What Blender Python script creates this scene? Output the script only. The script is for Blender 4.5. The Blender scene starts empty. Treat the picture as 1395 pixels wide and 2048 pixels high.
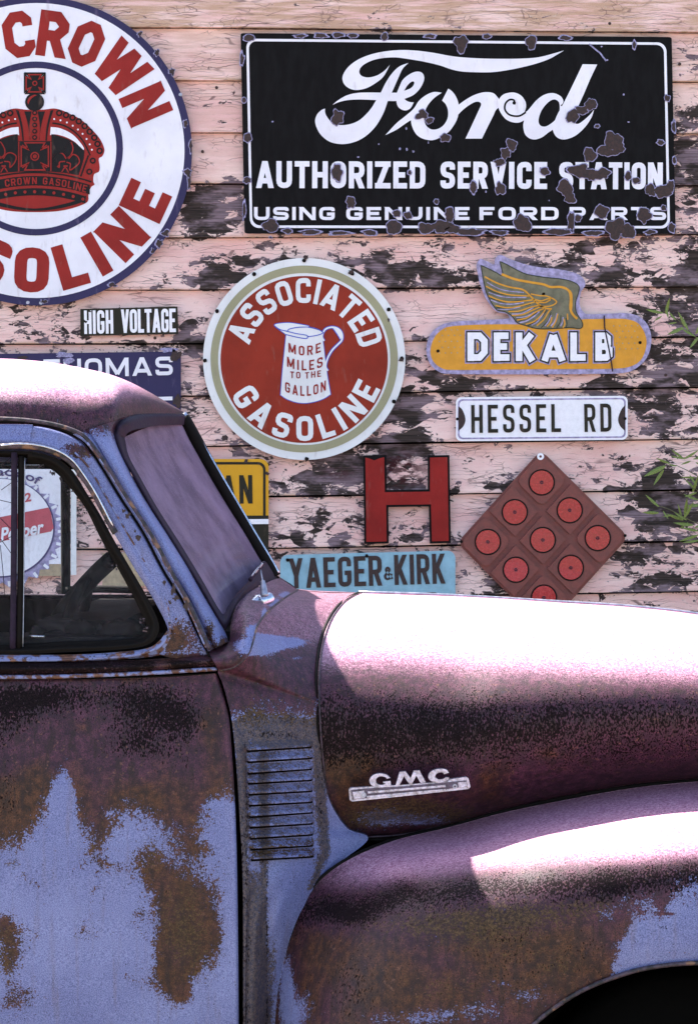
import bpy, math, random
import numpy as np
from mathutils import Vector, noise as mnoise
from mathutils.geometry import tessellate_polygon

R = math.radians
random.seed(7)
sc = bpy.context.scene
col = sc.collection

# ------------------------------------------------------------------ camera, light, exposure
CZ = 1.66                      # camera height; it looks level along +Y
F = 5000.0                     # focal length in photo pixels
WALL = 8.85                    # distance of the board wall; the truck stands 3.8 m in front of it
CL = 5.85                      # centre line of the truck
cam = bpy.data.cameras.new('camera')
cam.lens = F * 36.0 / 2048.0
cam.sensor_width = 36.0
cam.clip_end = 2000
camo = bpy.data.objects.new('camera', cam)
camo.location = (0, 0, CZ)
camo.rotation_euler = (R(90), 0, 0)
col.objects.link(camo)
sc.camera = camo

SUN = Vector((-0.74, 0.48, 1.0)).normalized()      # towards the sun
world = bpy.data.worlds.new('World')
sc.world = world
world.use_nodes = True
wn = world.node_tree
bg = wn.nodes['Background']
sky = wn.nodes.new('ShaderNodeTexSky')
sky.sky_type = 'NISHITA'
sky.sun_disc = False
sky.sun_elevation = math.asin(SUN.z)
sky.sun_rotation = math.atan2(SUN.x, SUN.y)
sky.dust_density = 2.0
sky.air_density = 1.0
wn.links.new(sky.outputs[0], bg.inputs[0])
bg.inputs[1].default_value = 0.08
sun = bpy.data.lights.new('sun', 'SUN')
sun.energy = 5.0
sun.angle = R(0.5)
sun.color = (1.0, 0.95, 0.88)
suno = bpy.data.objects.new('sun', sun)
suno.rotation_euler = SUN.to_track_quat('Z', 'Y').to_euler()
col.objects.link(suno)
sc.view_settings.view_transform = 'Standard'
sc.view_settings.look = 'None'
sc.view_settings.gamma = 1
sc.view_settings.use_curve_mapping = False
sc.view_settings.exposure = 2.45

# ------------------------------------------------------------------ helpers
def W(px, py, Y):
    s = Y / F
    return ((px - 697.5) * s, Y, CZ - (py - 1024.0) * s)

def tag(o, label=None, cat=None, group=None, kind=None):
    if label: o['label'] = label
    if cat: o['category'] = cat
    if group: o['group'] = group
    if kind: o['kind'] = kind
    return o

def empty(name, loc, label, cat, group=None):
    o = bpy.data.objects.new(name, None)
    o.location = loc
    o.empty_display_size = 0.1
    col.objects.link(o)
    return tag(o, label, cat, group)

def mesh(name, verts, faces, mat, parent=None, smooth=False, attrs=None, label=None):
    me = bpy.data.meshes.new(name)
    off = Vector(parent.matrix_basis.translation) if parent is not None else Vector((0, 0, 0))
    if parent is not None and parent.parent is not None:
        off = off + parent.parent.matrix_basis.translation
    me.from_pydata([(v[0] - off.x, v[1] - off.y, v[2] - off.z) for v in verts], [], faces)
    if attrs:
        for k, a in attrs.items():
            at = me.attributes.new(k, 'FLOAT', 'POINT')
            at.data.foreach_set('value', np.asarray(a, dtype=np.float32).ravel())
    if smooth:
        me.polygons.foreach_set('use_smooth', [True] * len(me.polygons))
    me.materials.append(mat)
    me.update()
    o = bpy.data.objects.new(name, me)
    col.objects.link(o)
    if parent is not None:
        o.parent = parent
    if label: o['label'] = label
    return o

def crom(pts, n=6, closed=False):
    """Catmull-Rom through pts (numpy rows)."""
    P = [np.array(p, float) for p in pts]
    m = len(P)
    if m < 3 and not closed:
        return [P[0] + (P[1] - P[0]) * t for t in np.linspace(0, 1, n + 1)]
    out = []
    segs = m if closed else m - 1
    for i in range(segs):
        p1, p2 = P[i % m], P[(i + 1) % m]
        p0 = P[(i - 1) % m] if (closed or i > 0) else 2 * p1 - p2
        p3 = P[(i + 2) % m] if (closed or i < m - 2) else 2 * p2 - p1
        for k in range(n):
            t = k / n
            out.append(0.5 * ((2 * p1) + (-p0 + p2) * t + (2 * p0 - 5 * p1 + 4 * p2 - p3) * t * t + (-p0 + 3 * p1 - 3 * p2 + p3) * t ** 3))
    if not closed:
        out.append(P[-1])
    return out

def smc(pts, n=5):
    """closed outline, smoothed except at points with a third element (corners)."""
    idx = [i for i, p in enumerate(pts) if len(p) > 2]
    if not idx:
        return [tuple(q) for q in crom([p[:2] for p in pts], n, True)]
    out = []
    m = len(pts)
    for a, b in zip(idx, idx[1:] + [idx[0] + m]):
        seg = [pts[k % m][:2] for k in range(a, b + 1)]
        if len(seg) == 2:
            out.append(tuple(seg[0]))
        else:
            out += [tuple(q) for q in crom(seg, n)[:-1]]
    return out

def area(l):
    return 0.5 * sum(l[i][0] * l[(i + 1) % len(l)][1] - l[(i + 1) % len(l)][0] * l[i][1] for i in range(len(l)))

class Flat:
    """collects flat shapes given in photo pixels at a distance Y and thickness, as one mesh"""
    def __init__(s, auto=False):
        s.v, s.f, s.m = [], [], []
        s.auto = auto
    def poly(s, loops, Y, th=0.0006, back=False):
        if loops and not isinstance(loops[0][0], (tuple, list, np.ndarray)):
            loops = [loops]
        if s.auto: s.mark()
        loops = [[(float(p[0]), float(p[1])) for p in l] for l in loops]
        loops = [l if (area(l) > 0) == (i == 0) else l[::-1] for i, l in enumerate(loops)]
        tris = tessellate_polygon([[Vector((p[0], p[1], 0)) for p in l] for l in loops])
        flat = [p for l in loops for p in l]
        b = len(s.v)
        n = len(flat)
        fr = [W(p[0], p[1], Y) for p in flat]
        s.v += fr
        s.v += [(q[0], q[1] + th, q[2]) for q in fr]
        for t in tris:
            a, c, d = [flat[i] for i in t]
            ar = (c[0] - a[0]) * (d[1] - a[1]) - (d[0] - a[0]) * (c[1] - a[1])
            t = tuple(t) if ar < 0 else (t[0], t[2], t[1])
            s.f.append(tuple(b + i for i in t))
            if back:
                s.f.append(tuple(b + n + i for i in reversed(t)))
        k = b
        for l in loops:
            m = len(l)
            for i in range(m):
                j = (i + 1) % m
                s.f.append((k + i, k + j, k + j + n, k + i + n))
            k += m
        return s
    def stroke(s, pts, w, Y, closed=False, th=0.0006):
        s.poly(strokeloops(pts, w, closed), Y, th)
        return s
    def disc(s, x, y, r, Y, th=0.0006, n=24, rin=None, ry=None):
        ry = ry or r
        l = [(x + r * math.cos(2 * math.pi * i / n), y + ry * math.sin(2 * math.pi * i / n)) for i in range(n)]
        loops = [l]
        if rin:
            loops.append([(x + rin * math.cos(2 * math.pi * i / n), y + rin * math.sin(2 * math.pi * i / n)) for i in range(n)])
        s.poly(loops, Y, th)
        return s
    def mark(s):
        if not s.m or s.m[-1] != (len(s.v), len(s.f)): s.m.append((len(s.v), len(s.f)))
    def build(s, name, mat, parent, **k):
        if len(s.m) > 1:
            ms = s.m + [(len(s.v), len(s.f))]
            o = None
            for (a, fa), (b, fb) in zip(ms, ms[1:]):
                if b > a: o = mesh(name, s.v[a:b], [tuple(i - a for i in q) for q in s.f[fa:fb]], mat, parent, **k)
            return o
        return mesh(name, s.v, s.f, mat, parent, **k)

def strokeloops(pts, w, closed=False):
    P = [np.array(p[:2], float) for p in pts]
    Q = [P[0]]
    for p in P[1:]:
        if np.linalg.norm(p - Q[-1]) > 1e-4: Q.append(p)
    if closed and np.linalg.norm(Q[0] - Q[-1]) < 1e-3: Q.pop()
    P = Q
    m = len(P)
    L, Rr = [], []
    for i in range(m):
        if closed:
            a, b = P[i] - P[i - 1], P[(i + 1) % m] - P[i]
        else:
            a = P[i] - P[i - 1] if i > 0 else P[1] - P[0]
            b = P[i + 1] - P[i] if i < m - 1 else P[-1] - P[-2]
        a = a / (np.linalg.norm(a) + 1e-9); b = b / (np.linalg.norm(b) + 1e-9)
        na, nb = np.array((-a[1], a[0])), np.array((-b[1], b[0]))
        nn = na + nb
        d = nn @ nn
        nn = nn / max(d, 0.6) * 2 if d > 1e-6 else na
        L.append(P[i] + nn * w / 2); Rr.append(P[i] - nn * w / 2)
    if closed:
        a, b = [tuple(p) for p in L], [tuple(p) for p in Rr]
        return [a, b] if abs(area(a)) > abs(area(b)) else [b, a]
    return [[tuple(p) for p in L] + [tuple(p) for p in reversed(Rr)]]

# ---- block letters from strokes, height 1, y up
def rpath(pts, r, n=4):
    """pts (x, y[, flag]) with rounded corners where flag is set; n=1 gives a chamfer"""
    out = []
    for i, p in enumerate(pts):
        if len(p) > 2 and p[2]:
            a = np.array(pts[i - 1][:2]); b = np.array(p[:2]); c = np.array(pts[(i + 1) % len(pts)][:2])
            la, lc = np.linalg.norm(a - b), np.linalg.norm(c - b)
            rr = min(r, la * 0.5, lc * 0.5)
            pa, pc = b + (a - b) / la * rr, b + (c - b) / lc * rr
            for k in range(n + 1):
                t = k / n
                out.append(tuple((1 - t) ** 2 * pa + 2 * t * (1 - t) * b + t * t * pc) if n > 1 else tuple(pa if k == 0 else pc))
        else:
            out.append(tuple(p[:2]))
    return out

def glyph(ch, w, s, r, n):
    a = s / 2
    L, Rt, B, T, M = a, w - a, a, 1 - a, 0.5
    cx = w / 2
    S = []          # (pts, closed, clip)
    def p(pts, closed=False): S.append((rpath(pts, r, n), closed, False))
    def d(x0, y0, x1, y1): S.append(([(x0, y0), (x1, y1)], False, True))
    def ln(x0, y0, x1, y1): S.append(([(x0, y0), (x1, y1)], False, False))
    if ch in 'O0': p([(L, B, 1), (L, T, 1), (Rt, T, 1), (Rt, B, 1)], True)
    elif ch == 'C': p([(Rt, .66), (Rt, T, 1), (L, T, 1), (L, B, 1), (Rt, B, 1), (Rt, .34)])
    elif ch == 'G': p([(Rt, .68), (Rt, T, 1), (L, T, 1), (L, B, 1), (Rt, B, 1), (Rt, .46), (cx, .46)])
    elif ch == 'S': p([(Rt, .70), (Rt, T, 1), (L, T, 1), (L, .52, 1), (Rt, .48, 1), (Rt, B, 1), (L, B, 1), (L, .30)])
    elif ch == 'U': p([(L, 1), (L, B, 1), (Rt, B, 1), (Rt, 1)])
    elif ch == 'D': p([(L, B), (L, T), (Rt, T, 1), (Rt, B, 1)], True)
    elif ch == 'R':
        ln(L, 0, L, 1); p([(L, T), (Rt, T, 1), (Rt, .46, 1), (L, .46)]); d(cx, .5, Rt, 0)
    elif ch == 'P': ln(L, 0, L, 1); p([(L, T), (Rt, T, 1), (Rt, .42, 1), (L, .42)])
    elif ch == 'B':
        ln(L, 0, L, 1); p([(L, T), (Rt * .95, T, 1), (Rt * .95, .53, 1), (L, .53)]); p([(L, .53), (Rt, .53, 1), (Rt, B, 1), (L, B)])
    elif ch == 'E': ln(L, 0, L, 1); ln(L, T, w, T); ln(L, B, w, B); ln(L, M, w * .86, M)
    elif ch == 'F': ln(L, 0, L, 1); ln(L, T, w, T); ln(L, M, w * .86, M)
    elif ch == 'H': ln(L, 0, L, 1); ln(Rt, 0, Rt, 1); ln(L, M, Rt, M)
    elif ch == 'I': ln(cx, 0, cx, 1)
    elif ch == 'L': ln(L, 0, L, 1); ln(L, B, w, B)
    elif ch == 'T': ln(0, T, w, T); ln(cx, 0, cx, T)
    elif ch == 'N': ln(L, 0, L, 1); ln(Rt, 0, Rt, 1); d(L, 1, Rt, 0)
    elif ch == 'M': ln(L, 0, L, 1); ln(Rt, 0, Rt, 1); d(L, 1, cx, .12); d(Rt, 1, cx, .12)
    elif ch == 'A': d(L, 0, cx, 1); d(Rt, 0, cx, 1); ln(w * .22, .27, w * .78, .27)
    elif ch == 'V': d(L, 1, cx, 0); d(Rt, 1, cx, 0)
    elif ch == 'W': d(L, 1, w * .29, 0); d(w * .29, 0, cx, 1); d(cx, 1, w * .71, 0); d(w * .71, 0, Rt, 1)
    elif ch == 'Y': d(L, 1, cx, .42); d(Rt, 1, cx, .42); ln(cx, 0, cx, .46)
    elif ch == 'Z': ln(0, T, w, T); ln(0, B, w, B); d(L, 0, Rt, 1)
    elif ch == 'K': ln(L, 0, L, 1); d(L, .34, Rt, 1); d(w * .36, .58, Rt, 0)
    elif ch == '&':
        S.append(([tuple(q) for q in crom([(w, .05), (.35 * w, .62), (.3 * w, .85), (.5 * w, .94), (.68 * w, .82), (.6 * w, .64), (.15 * w, .4), (.1 * w, .18), (.35 * w, .05), (.65 * w, .12), (.95 * w, .45)], 3)], False, False))
    return S

WID = {'I': .0, 'M': 1.32, 'W': 1.55, 'N': 1.05, 'E': .88, 'F': .86, 'L': .84, 'T': .95, 'A': 1.12, 'V': 1.08, 'Y': 1.05, ' ': .62, '&': .7}

def clipy(poly):
    for sgn, lim in ((1, 0.0), (-1, 1.0)):
        out = []
        m = len(poly)
        for i in range(m):
            a, b = poly[i], poly[(i + 1) % m]
            ia, ib = (a[1] - lim) * sgn >= 0, (b[1] - lim) * sgn >= 0
            if ia: out.append(a)
            if ia != ib:
                t = (lim - a[1]) / (b[1] - a[1])
                out.append((a[0] + (b[0] - a[0]) * t, lim))
        poly = out
    return poly

def text(flat, s, Y, T, w=.55, sw=.16, gap=.14, r=.14, n=4, xs=1.0):
    """T(x, y, i) maps letter units to photo pixels; returns total advance"""
    x = 0
    for i, ch in enumerate(s):
        cw = w * WID.get(ch, 1.0) if ch != 'I' else sw
        if ch != ' ': flat.mark()
        for k, (pts, closed, clip) in enumerate(glyph(ch, cw, sw, r, n) if ch != ' ' else []):
            if clip:
                (x0, y0), (x1, y1) = pts
                dx, dy = x1 - x0, y1 - y0
                ex = 0.5 * sw
                l = math.hypot(dx, dy)
                e0 = ex if y0 in (0, 1) else 0; e1 = ex if y1 in (0, 1) else 0
                p0 = (x0 - dx / l * e0, y0 - dy / l * e0); p1 = (x1 + dx / l * e1, y1 + dy / l * e1)
                loops = [clipy(strokeloops([p0, p1], sw * 1.02)[0])]
            else:
                loops = strokeloops(pts, sw, closed)
            loops = [[T((x + q[0]) * xs, q[1], x + cw / 2) for q in l] for l in loops if len(l) > 2]
            if loops: flat.poly(loops, Y - 0.00012 * k, 0.0007)
        x += cw + gap
    return x - gap

def tw(s, w, sw, gap):
    return sum((w * WID.get(c, 1.0) if c != 'I' else sw) + gap for c in s) - gap

def line_text(flat, s, Y, x0, y0, x1, y1, h, w=.55, sw=.16, gap=.14, r=.14, n=4, slant=0):
    """baseline from (x0,y0) to (x1,y1) in photo pixels, cap height h"""
    tot = tw(s, w, sw, gap)
    dx, dy = x1 - x0, y1 - y0
    l = math.hypot(dx, dy); ux, uy = dx / l, dy / l
    def T(x, y, c):
        t = x / tot * l + y * h * slant
        return (x0 + ux * t + uy * y * h, y0 + uy * t - ux * y * h)
    text(flat, s, Y, T, w, sw, gap, r, n)

def arc_text(flat, s, Y, cx, cy, rb, h, a0, a1, inside=False, w=.55, sw=.16, gap=.14, r=.14, n=4, tilt=0):
    """letters on a circle; a0..a1 degrees (0 = up, clockwise) of the outer letter edges; inside: read along the bottom"""
    tot = tw(s, w, sw, gap)
    x = 0
    for ch in s:
        cw = w * WID.get(ch, 1.0) if ch != 'I' else sw
        c = x + cw / 2
        ang = R(a0 + (a1 - a0) * c / tot)
        rm = rb + h * .5
        sx = abs(R(a1 - a0)) * rm / (tot * h)
        def T(px, py, _, ang=ang, cw=cw):
            u = (px - cw / 2) * h * sx; v = (py - .5) * h
            if not inside:
                ex, ey = math.sin(ang), -math.cos(ang)      # outward
                tx, ty = math.cos(ang), math.sin(ang)
                return (cx + ex * (rm + v) + tx * u, cy + ey * (rm + v) + ty * u)
            ex, ey = math.sin(ang), -math.cos(ang)
            tx, ty = -math.cos(ang), -math.sin(ang)
            return (cx + ex * (rm - v) + tx * u, cy + ey * (rm - v) + ty * u)
        text(flat, ch, Y, T, w, sw, gap, r, n)
        x += cw + gap

def rrect(x0, y0, x1, y1, r, n=6, dyl=0, dyr=0):
    out = []
    for (cx, cy, a) in ((x1 - r, y0 + r, -90), (x1 - r, y1 - r, 0), (x0 + r, y1 - r, 90), (x0 + r, y0 + r, 180)):
        for k in range(n + 1):
            t = R(a + 90 * k / n)
            x, y = cx + r * math.cos(t), cy + r * math.sin(t)
            f = (x - x0) / (x1 - x0)
            out.append((x, y + dyl * (1 - f) + dyr * f))
    return out

def rag(x, y, rx, ry, seed, n=22, amp=.35, f=1.6):
    out = []
    for i in range(n):
        a = 2 * math.pi * i / n
        k = 1 + amp * (mnoise.noise(Vector((math.cos(a) * f + seed * 7.3, math.sin(a) * f, seed * 1.7))) * 1.6 + 0.35 * mnoise.noise(Vector((math.cos(a) * 5 + seed, math.sin(a) * 5, 3.1))))
        out.append((x + rx * k * math.cos(a), y + ry * k * math.sin(a)))
    return out

# ---- 3-D helpers
def tube(pts, r, mat, name, parent, n=8, res=5, flat=1.0, closed=False, smooth_path=True, r2=None, caps=True, label=None, raw=False):
    """pts: (px, py, Y) photo points at their own distance (or world points when raw)"""
    P = crom(pts, res, closed) if smooth_path else [np.array(p, float) for p in pts]
    Wd = [Vector(p) if raw else Vector(W(*p)) for p in P]
    m = len(Wd)
    v, f = [], []
    up0 = Vector((0, 1, 0))
    for i, c in enumerate(Wd):
        t = (Wd[(i + 1) % m] - Wd[i - 1]) if closed else (Wd[min(i + 1, m - 1)] - Wd[max(i - 1, 0)])
        t.normalize()
        a = up0 - t * up0.dot(t)
        if a.length < 1e-3: a = Vector((1, 0, 0)) - t * t.x
        a.normalize()
        b = t.cross(a)
        rr = r if r2 is None else r + (r2 - r) * i / (m - 1)
        for k in range(n):
            th = 2 * math.pi * k / n
            v.append(tuple(c + a * (math.cos(th) * rr * flat) + b * (math.sin(th) * rr)))
    for i in range(m if closed else m - 1):
        for k in range(n):
            a0 = i * n + k; a1 = i * n + (k + 1) % n
            b0 = ((i + 1) % m) * n + k; b1 = ((i + 1) % m) * n + (k + 1) % n
            f.append((a0, a1, b1, b0))
    if caps and not closed:
        f.append(tuple(range(n))[::-1]); f.append(tuple((m - 1) * n + k for k in range(n)))
    return mesh(name, v, f, mat, parent, smooth=True, label=label)

def interp_grid(rows, nu, nv):
    """rows: list (v direction) of equally long lists (u direction) of 3-tuples; returns array [nv,nu,3]"""
    A = np.array([[list(p) for p in r] for r in rows], float)
    def cr1(A, n, axis):
        A = np.moveaxis(A, axis, 0)
        m = A.shape[0]
        t = np.linspace(0, m - 1, n)
        i = np.minimum(t.astype(int), m - 2)
        f = (t - i).reshape((-1,) + (1,) * (A.ndim - 1))
        P1, P2 = A[i], A[i + 1]
        P0 = np.where((i > 0).reshape(f.shape), A[np.maximum(i - 1, 0)], 2 * P1 - P2)
        P3 = np.where((i < m - 2).reshape(f.shape), A[np.minimum(i + 2, m - 1)], 2 * P2 - P1)
        o = 0.5 * (2 * P1 + (P2 - P0) * f + (2 * P0 - 5 * P1 + 4 * P2 - P3) * f ** 2 + (3 * P1 - P0 - 3 * P2 + P3) * f ** 3)
        return np.moveaxis(o, 0, axis)
    return cr1(cr1(A, nv, 0), nu, 1)

def grid_faces(nv, nu):
    i = np.arange(nv - 1)[:, None] * nu + np.arange(nu - 1)[None, :]
    q = np.stack([i, i + 1, i + nu + 1, i + nu], -1).reshape(-1, 4)
    return [tuple(x) for x in q.tolist()]

def skin(name, G, mat, parent, fields=None, flange=0.018, edges='tblr', mirror=False, world_in=False, label=None, flip=False):
    """G [nv,nu,3] of (px,py,Y); returned edges get a folded lip that runs into the body"""
    nv, nu = G.shape[:2]
    s = G[..., 2] / F
    if world_in:
        V = G.copy()
        PX = G[..., 0] / G[..., 1] * F + 697.5
        PY = 1024 - (G[..., 2] - CZ) / G[..., 1] * F
    else:
        V = np.stack([(G[..., 0] - 697.5) * s, G[..., 2], CZ - (G[..., 1] - 1024) * s], -1)
        PX, PY = G[..., 0], G[..., 1]
    attrs = {}
    f = fields(PX, PY) if fields else {}
    verts = [tuple(p) for p in V.reshape(-1, 3).tolist()]
    faces = grid_faces(nv, nu)
    extra = []
    def lip(idx):
        b = len(verts)
        for k in idx:
            x, y, z = verts[k]
            verts.append((x, y + flange, z)); extra.append(k)
        for a in range(len(idx) - 1):
            faces.append((idx[a], idx[a + 1], b + a + 1, b + a))
    if flange:
        if 't' in edges: lip([k for k in range(nu)])
        if 'b' in edges: lip([(nv - 1) * nu + k for k in range(nu)])
        if 'l' in edges: lip([k * nu for k in range(nv)])
        if 'r' in edges: lip([k * nu + nu - 1 for k in range(nv)])
    for k in ('rust', 'black', 'tone', 'olive', 'top_light'):
        a = np.asarray(f.get(k, 0.0), float) * np.ones(PX.shape)
        a = a.ravel()
        attrs[k] = np.concatenate([a, a[extra]]) if extra else a
    if mirror:
        verts = [(x, 2 * CL - y, z) for x, y, z in verts]
    o = mesh(name, verts, faces, mat, parent, smooth=True, attrs=attrs, label=label)
    return o

def blob(PX, PY, lst):
    o = np.zeros_like(PX)
    for (x, y, rx, ry, a) in lst:
        o = o + a * np.exp(-(((PX - x) / rx) ** 2 + ((PY - y) / ry) ** 2))
    return o

def sstep(x): 
    x = np.clip(x, 0, 1)
    return x * x * (3 - 2 * x)

# ------------------------------------------------------------------ materials
class NT:
    def __init__(s, name, disp=False):
        s.m = bpy.data.materials.new(name)
        s.m.use_nodes = True
        s.t = s.m.node_tree
        s.b = s.t.nodes['Principled BSDF']
        s.co = s.t.nodes.new('ShaderNodeTexCoord').outputs['Object']
    def n(s, ty, **k):
        nd = s.t.nodes.new(ty)
        for a, v in k.items(): setattr(nd, a, v)
        return nd
    def put(s, inp, v):
        if hasattr(v, 'is_output') or isinstance(v, bpy.types.NodeSocket): s.t.links.new(v, inp)
        elif isinstance(v, tuple) and len(v) == 3 and inp.type == 'RGBA': inp.default_value = (*v, 1)
        else: inp.default_value = v
    def scale(s, vec, sc_):
        nd = s.n('ShaderNodeVectorMath', operation='MULTIPLY')
        s.put(nd.inputs[0], vec); nd.inputs[1].default_value = sc_
        return nd.outputs[0]
    def noise(s, scale, detail=4, rough=.55, vec=None, dist=0.0, color=False):
        nd = s.n('ShaderNodeTexNoise')
        s.put(nd.inputs['Vector'], vec if vec is not None else s.co)
        nd.inputs['Scale'].default_value = scale; nd.inputs['Detail'].default_value = detail
        nd.inputs['Roughness'].default_value = rough; nd.inputs['Distortion'].default_value = dist
        return nd.outputs['Color' if color else 'Fac']
    def vor(s, scale, vec=None, feature='F1', out='Color', rnd=1.0):
        nd = s.n('ShaderNodeTexVoronoi', feature=feature)
        s.put(nd.inputs['Vector'], vec if vec is not None else s.co)
        nd.inputs['Scale'].default_value = scale
        nd.inputs['Randomness'].default_value = rnd
        return nd.outputs[out]
    def ma(s, op, a, b=0.0, c=None, clamp=False):
        nd = s.n('ShaderNodeMath', operation=op, use_clamp=clamp)
        s.put(nd.inputs[0], a); s.put(nd.inputs[1], b)
        if c is not None: s.put(nd.inputs[2], c)
        return nd.outputs[0]
    def ramp(s, x, lo, hi, a=0.0, b=1.0):
        nd = s.n('ShaderNodeMapRange', interpolation_type='SMOOTHSTEP')
        s.put(nd.inputs[0], x)
        nd.inputs[1].default_value = lo; nd.inputs[2].default_value = hi
        nd.inputs[3].default_value = a; nd.inputs[4].default_value = b
        return nd.outputs[0]
    def mix(s, f, a, b, mode='MIX'):
        nd = s.n('ShaderNodeMix', data_type='RGBA', blend_type=mode)
        s.put(nd.inputs[0], f); s.put(nd.inputs[6], a); s.put(nd.inputs[7], b)
        return nd.outputs[2]
    def attr(s, name):
        return s.n('ShaderNodeAttribute', attribute_name=name).outputs['Fac']
    def bump(s, h, st=.4, dist=.002):
        nd = s.n('ShaderNodeBump')
        s.put(nd.inputs['Height'], h); nd.inputs['Strength'].default_value = st; nd.inputs['Distance'].default_value = dist
        s.t.links.new(nd.outputs[0], s.b.inputs['Normal'])
    def set(s, **k):
        names = dict(color='Base Color', rough='Roughness', metal='Metallic', spec='Specular IOR Level', coat='Coat Weight', coatr='Coat Roughness', alpha='Alpha', trans='Transmission Weight', ior='IOR')
        for a, v in k.items(): s.put(s.b.inputs[names[a]], v)
        return s.m

def simple(name, c, rough=.5, metal=0.0, var=.25, scale=60, spec=.5, grit=.12, bump=0.0, coat=0.0):
    t = NT(name)
    n1 = t.noise(scale, 5)
    n2 = t.noise(900, 1)
    f = t.ma('ADD', t.ramp(n1, .3, .7, 1 - var, 1 + var * .4), t.ramp(n2, .3, .7, -grit, grit))
    v = t.n('ShaderNodeVectorMath', operation='SCALE')
    v.inputs[0].default_value = c
    t.put(v.inputs['Scale'], f)
    r = t.ramp(n1, .3, .7, max(rough - .08, .02), rough + .08)
    if bump: t.bump(n1, bump, .002)
    return t.set(color=v.outputs[0], rough=r, metal=metal, spec=spec, coat=coat)

# peeling painted boards
def wall_mat():
    t = NT('peeling_paint_boards')
    peel, tan = t.attr('peel'), t.attr('tan')
    wv = t.noise(9, 3, .6, color=True)
    w2 = t.n('ShaderNodeVectorMath', operation='MULTIPLY_ADD')
    t.put(w2.inputs[0], wv); w2.inputs[1].default_value = (.10, .0, .035); t.put(w2.inputs[2], t.co)
    co = w2.outputs[0]
    def sep(col_):
        nd = t.n('ShaderNodeSeparateColor'); t.put(nd.inputs[0], col_); return nd.outputs[0]
    v1 = sep(t.vor(1, t.scale(co, (18, 1, 38))))
    v2 = sep(t.vor(1, t.scale(co, (55, 1, 95))))
    v3 = sep(t.vor(1, t.scale(co, (100, 1, 260))))
    nf = t.noise(1, 4.5, .55, t.scale(co, (9, 1, 22)))
    soft0 = t.noise(1, 3, .5, t.scale(t.co, (4, 1, 9)))
    val = t.ma('MULTIPLY_ADD', t.ma('SUBTRACT', v1, .5), .32, peel)
    val = t.ma('MULTIPLY_ADD', t.ma('SUBTRACT', v2, .5), .15, val)
    val = t.ma('MULTIPLY_ADD', t.ma('SUBTRACT', v3, .5), .11, val)
    val = t.ma('MULTIPLY_ADD', t.ma('SUBTRACT', nf, .5), .92, val)
    # thin slivers lifted along the grain, away from the large bare areas
    sl = t.noise(1, 3, .6, t.scale(co, (14, 1, 120)))
    val = t.ma('MULTIPLY_ADD', t.ramp(sl, .58, .74), t.ma('MULTIPLY', t.ramp(soft0, .42, .6), .30), val)
    bare = t.ramp(val, .492, .508)
    rim = t.ma('MULTIPLY', t.ramp(val, .44, .49), t.ma('SUBTRACT', 1.0, bare))
    grain = t.noise(1, 6, .6, t.scale(t.co, (7, 1, 260)))
    soft = t.noise(1, 4, .6, t.scale(t.co, (6, 1, 15)))
    dark = t.mix(t.ramp(grain, .35, .7), (.013, .009, .006), (.065, .045, .036))
    lav = t.mix(t.ramp(grain, .3, .7), (.10, .07, .075), (.28, .20, .22))
    lm = t.ma('ADD', t.ramp(soft, .46, .60), t.ma('MULTIPLY', t.ramp(val, .62, .50), .35), clamp=True)
    barec = t.mix(lm, dark, lav)
    # paint
    pn = t.noise(1, 5, .6, t.scale(t.co, (3, 1, 9)))
    pc = t.mix(t.ramp(pn, .35, .65), (.78, .475, .42), (.89, .645, .565))
    tn = t.noise(1, 5, .65, t.scale(t.co, (5, 1, 60)))
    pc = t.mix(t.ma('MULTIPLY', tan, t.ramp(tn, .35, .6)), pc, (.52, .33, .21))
    pc = t.mix(t.ma('MULTIPLY', rim, .35), pc, (.85, .70, .60))
    # hair cracks: long ones along the grain and short ones across
    e1 = t.vor(1, t.scale(co, (4.5, 1, 60)), 'DISTANCE_TO_EDGE', 'Distance')
    e2 = t.vor(1, t.scale(co, (30, 1, 60)), 'DISTANCE_TO_EDGE', 'Distance')
    cm = t.ramp(t.noise(1, 3, .5, t.scale(t.co, (5, 1, 13))), .42, .62)
    c1 = t.ma('MULTIPLY', t.ramp(e1, .035, .01), cm)
    c2 = t.ma('MULTIPLY', t.ramp(e2, .05, .02), t.ramp(t.noise(1, 3, .5, t.scale(t.co, (7, 1, 19))), .53, .62))
    ln = t.noise(1, 2, .5, t.scale(co, (11, 1, 300)))
    c3 = t.ma('MULTIPLY', t.ramp(ln, .64, .70), t.ramp(soft, .4, .6))
    cr = t.ma('MAXIMUM', t.ma('MAXIMUM', c1, t.ma('MULTIPLY', c2, .8)), c3)
    pc = t.mix(t.ma('MULTIPLY', cr, .8), pc, (.14, .08, .07))
    g = t.noise(700, 1)
    pc = t.mix(.5, pc, t.mix(t.ramp(g, .3, .7), (.3, .3, .3), (.7, .7, .7)), 'SOFT_LIGHT')
    c = t.mix(bare, pc, barec)
    h = t.ma('ADD', t.ma('MULTIPLY', t.ma('SUBTRACT', 1.0, bare), .8), t.ma('MULTIPLY', grain, .35))
    h = t.ma('SUBTRACT', h, t.ma('MULTIPLY', cr, .5))
    h = t.ma('ADD', h, t.ma('MULTIPLY', rim, .4))
    t.bump(h, .8, .0022)
    st = t.ma('MULTIPLY', t.attr('stain'), t.ramp(t.noise(1, 5, .65, t.scale(t.co, (22, 1, 60))), .42, .56))
    c = t.mix(st, c, (.045, .004, .006))
    return t.set(color=c, rough=t.ramp(bare, 0, 1, .62, .85), spec=.3)

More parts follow.
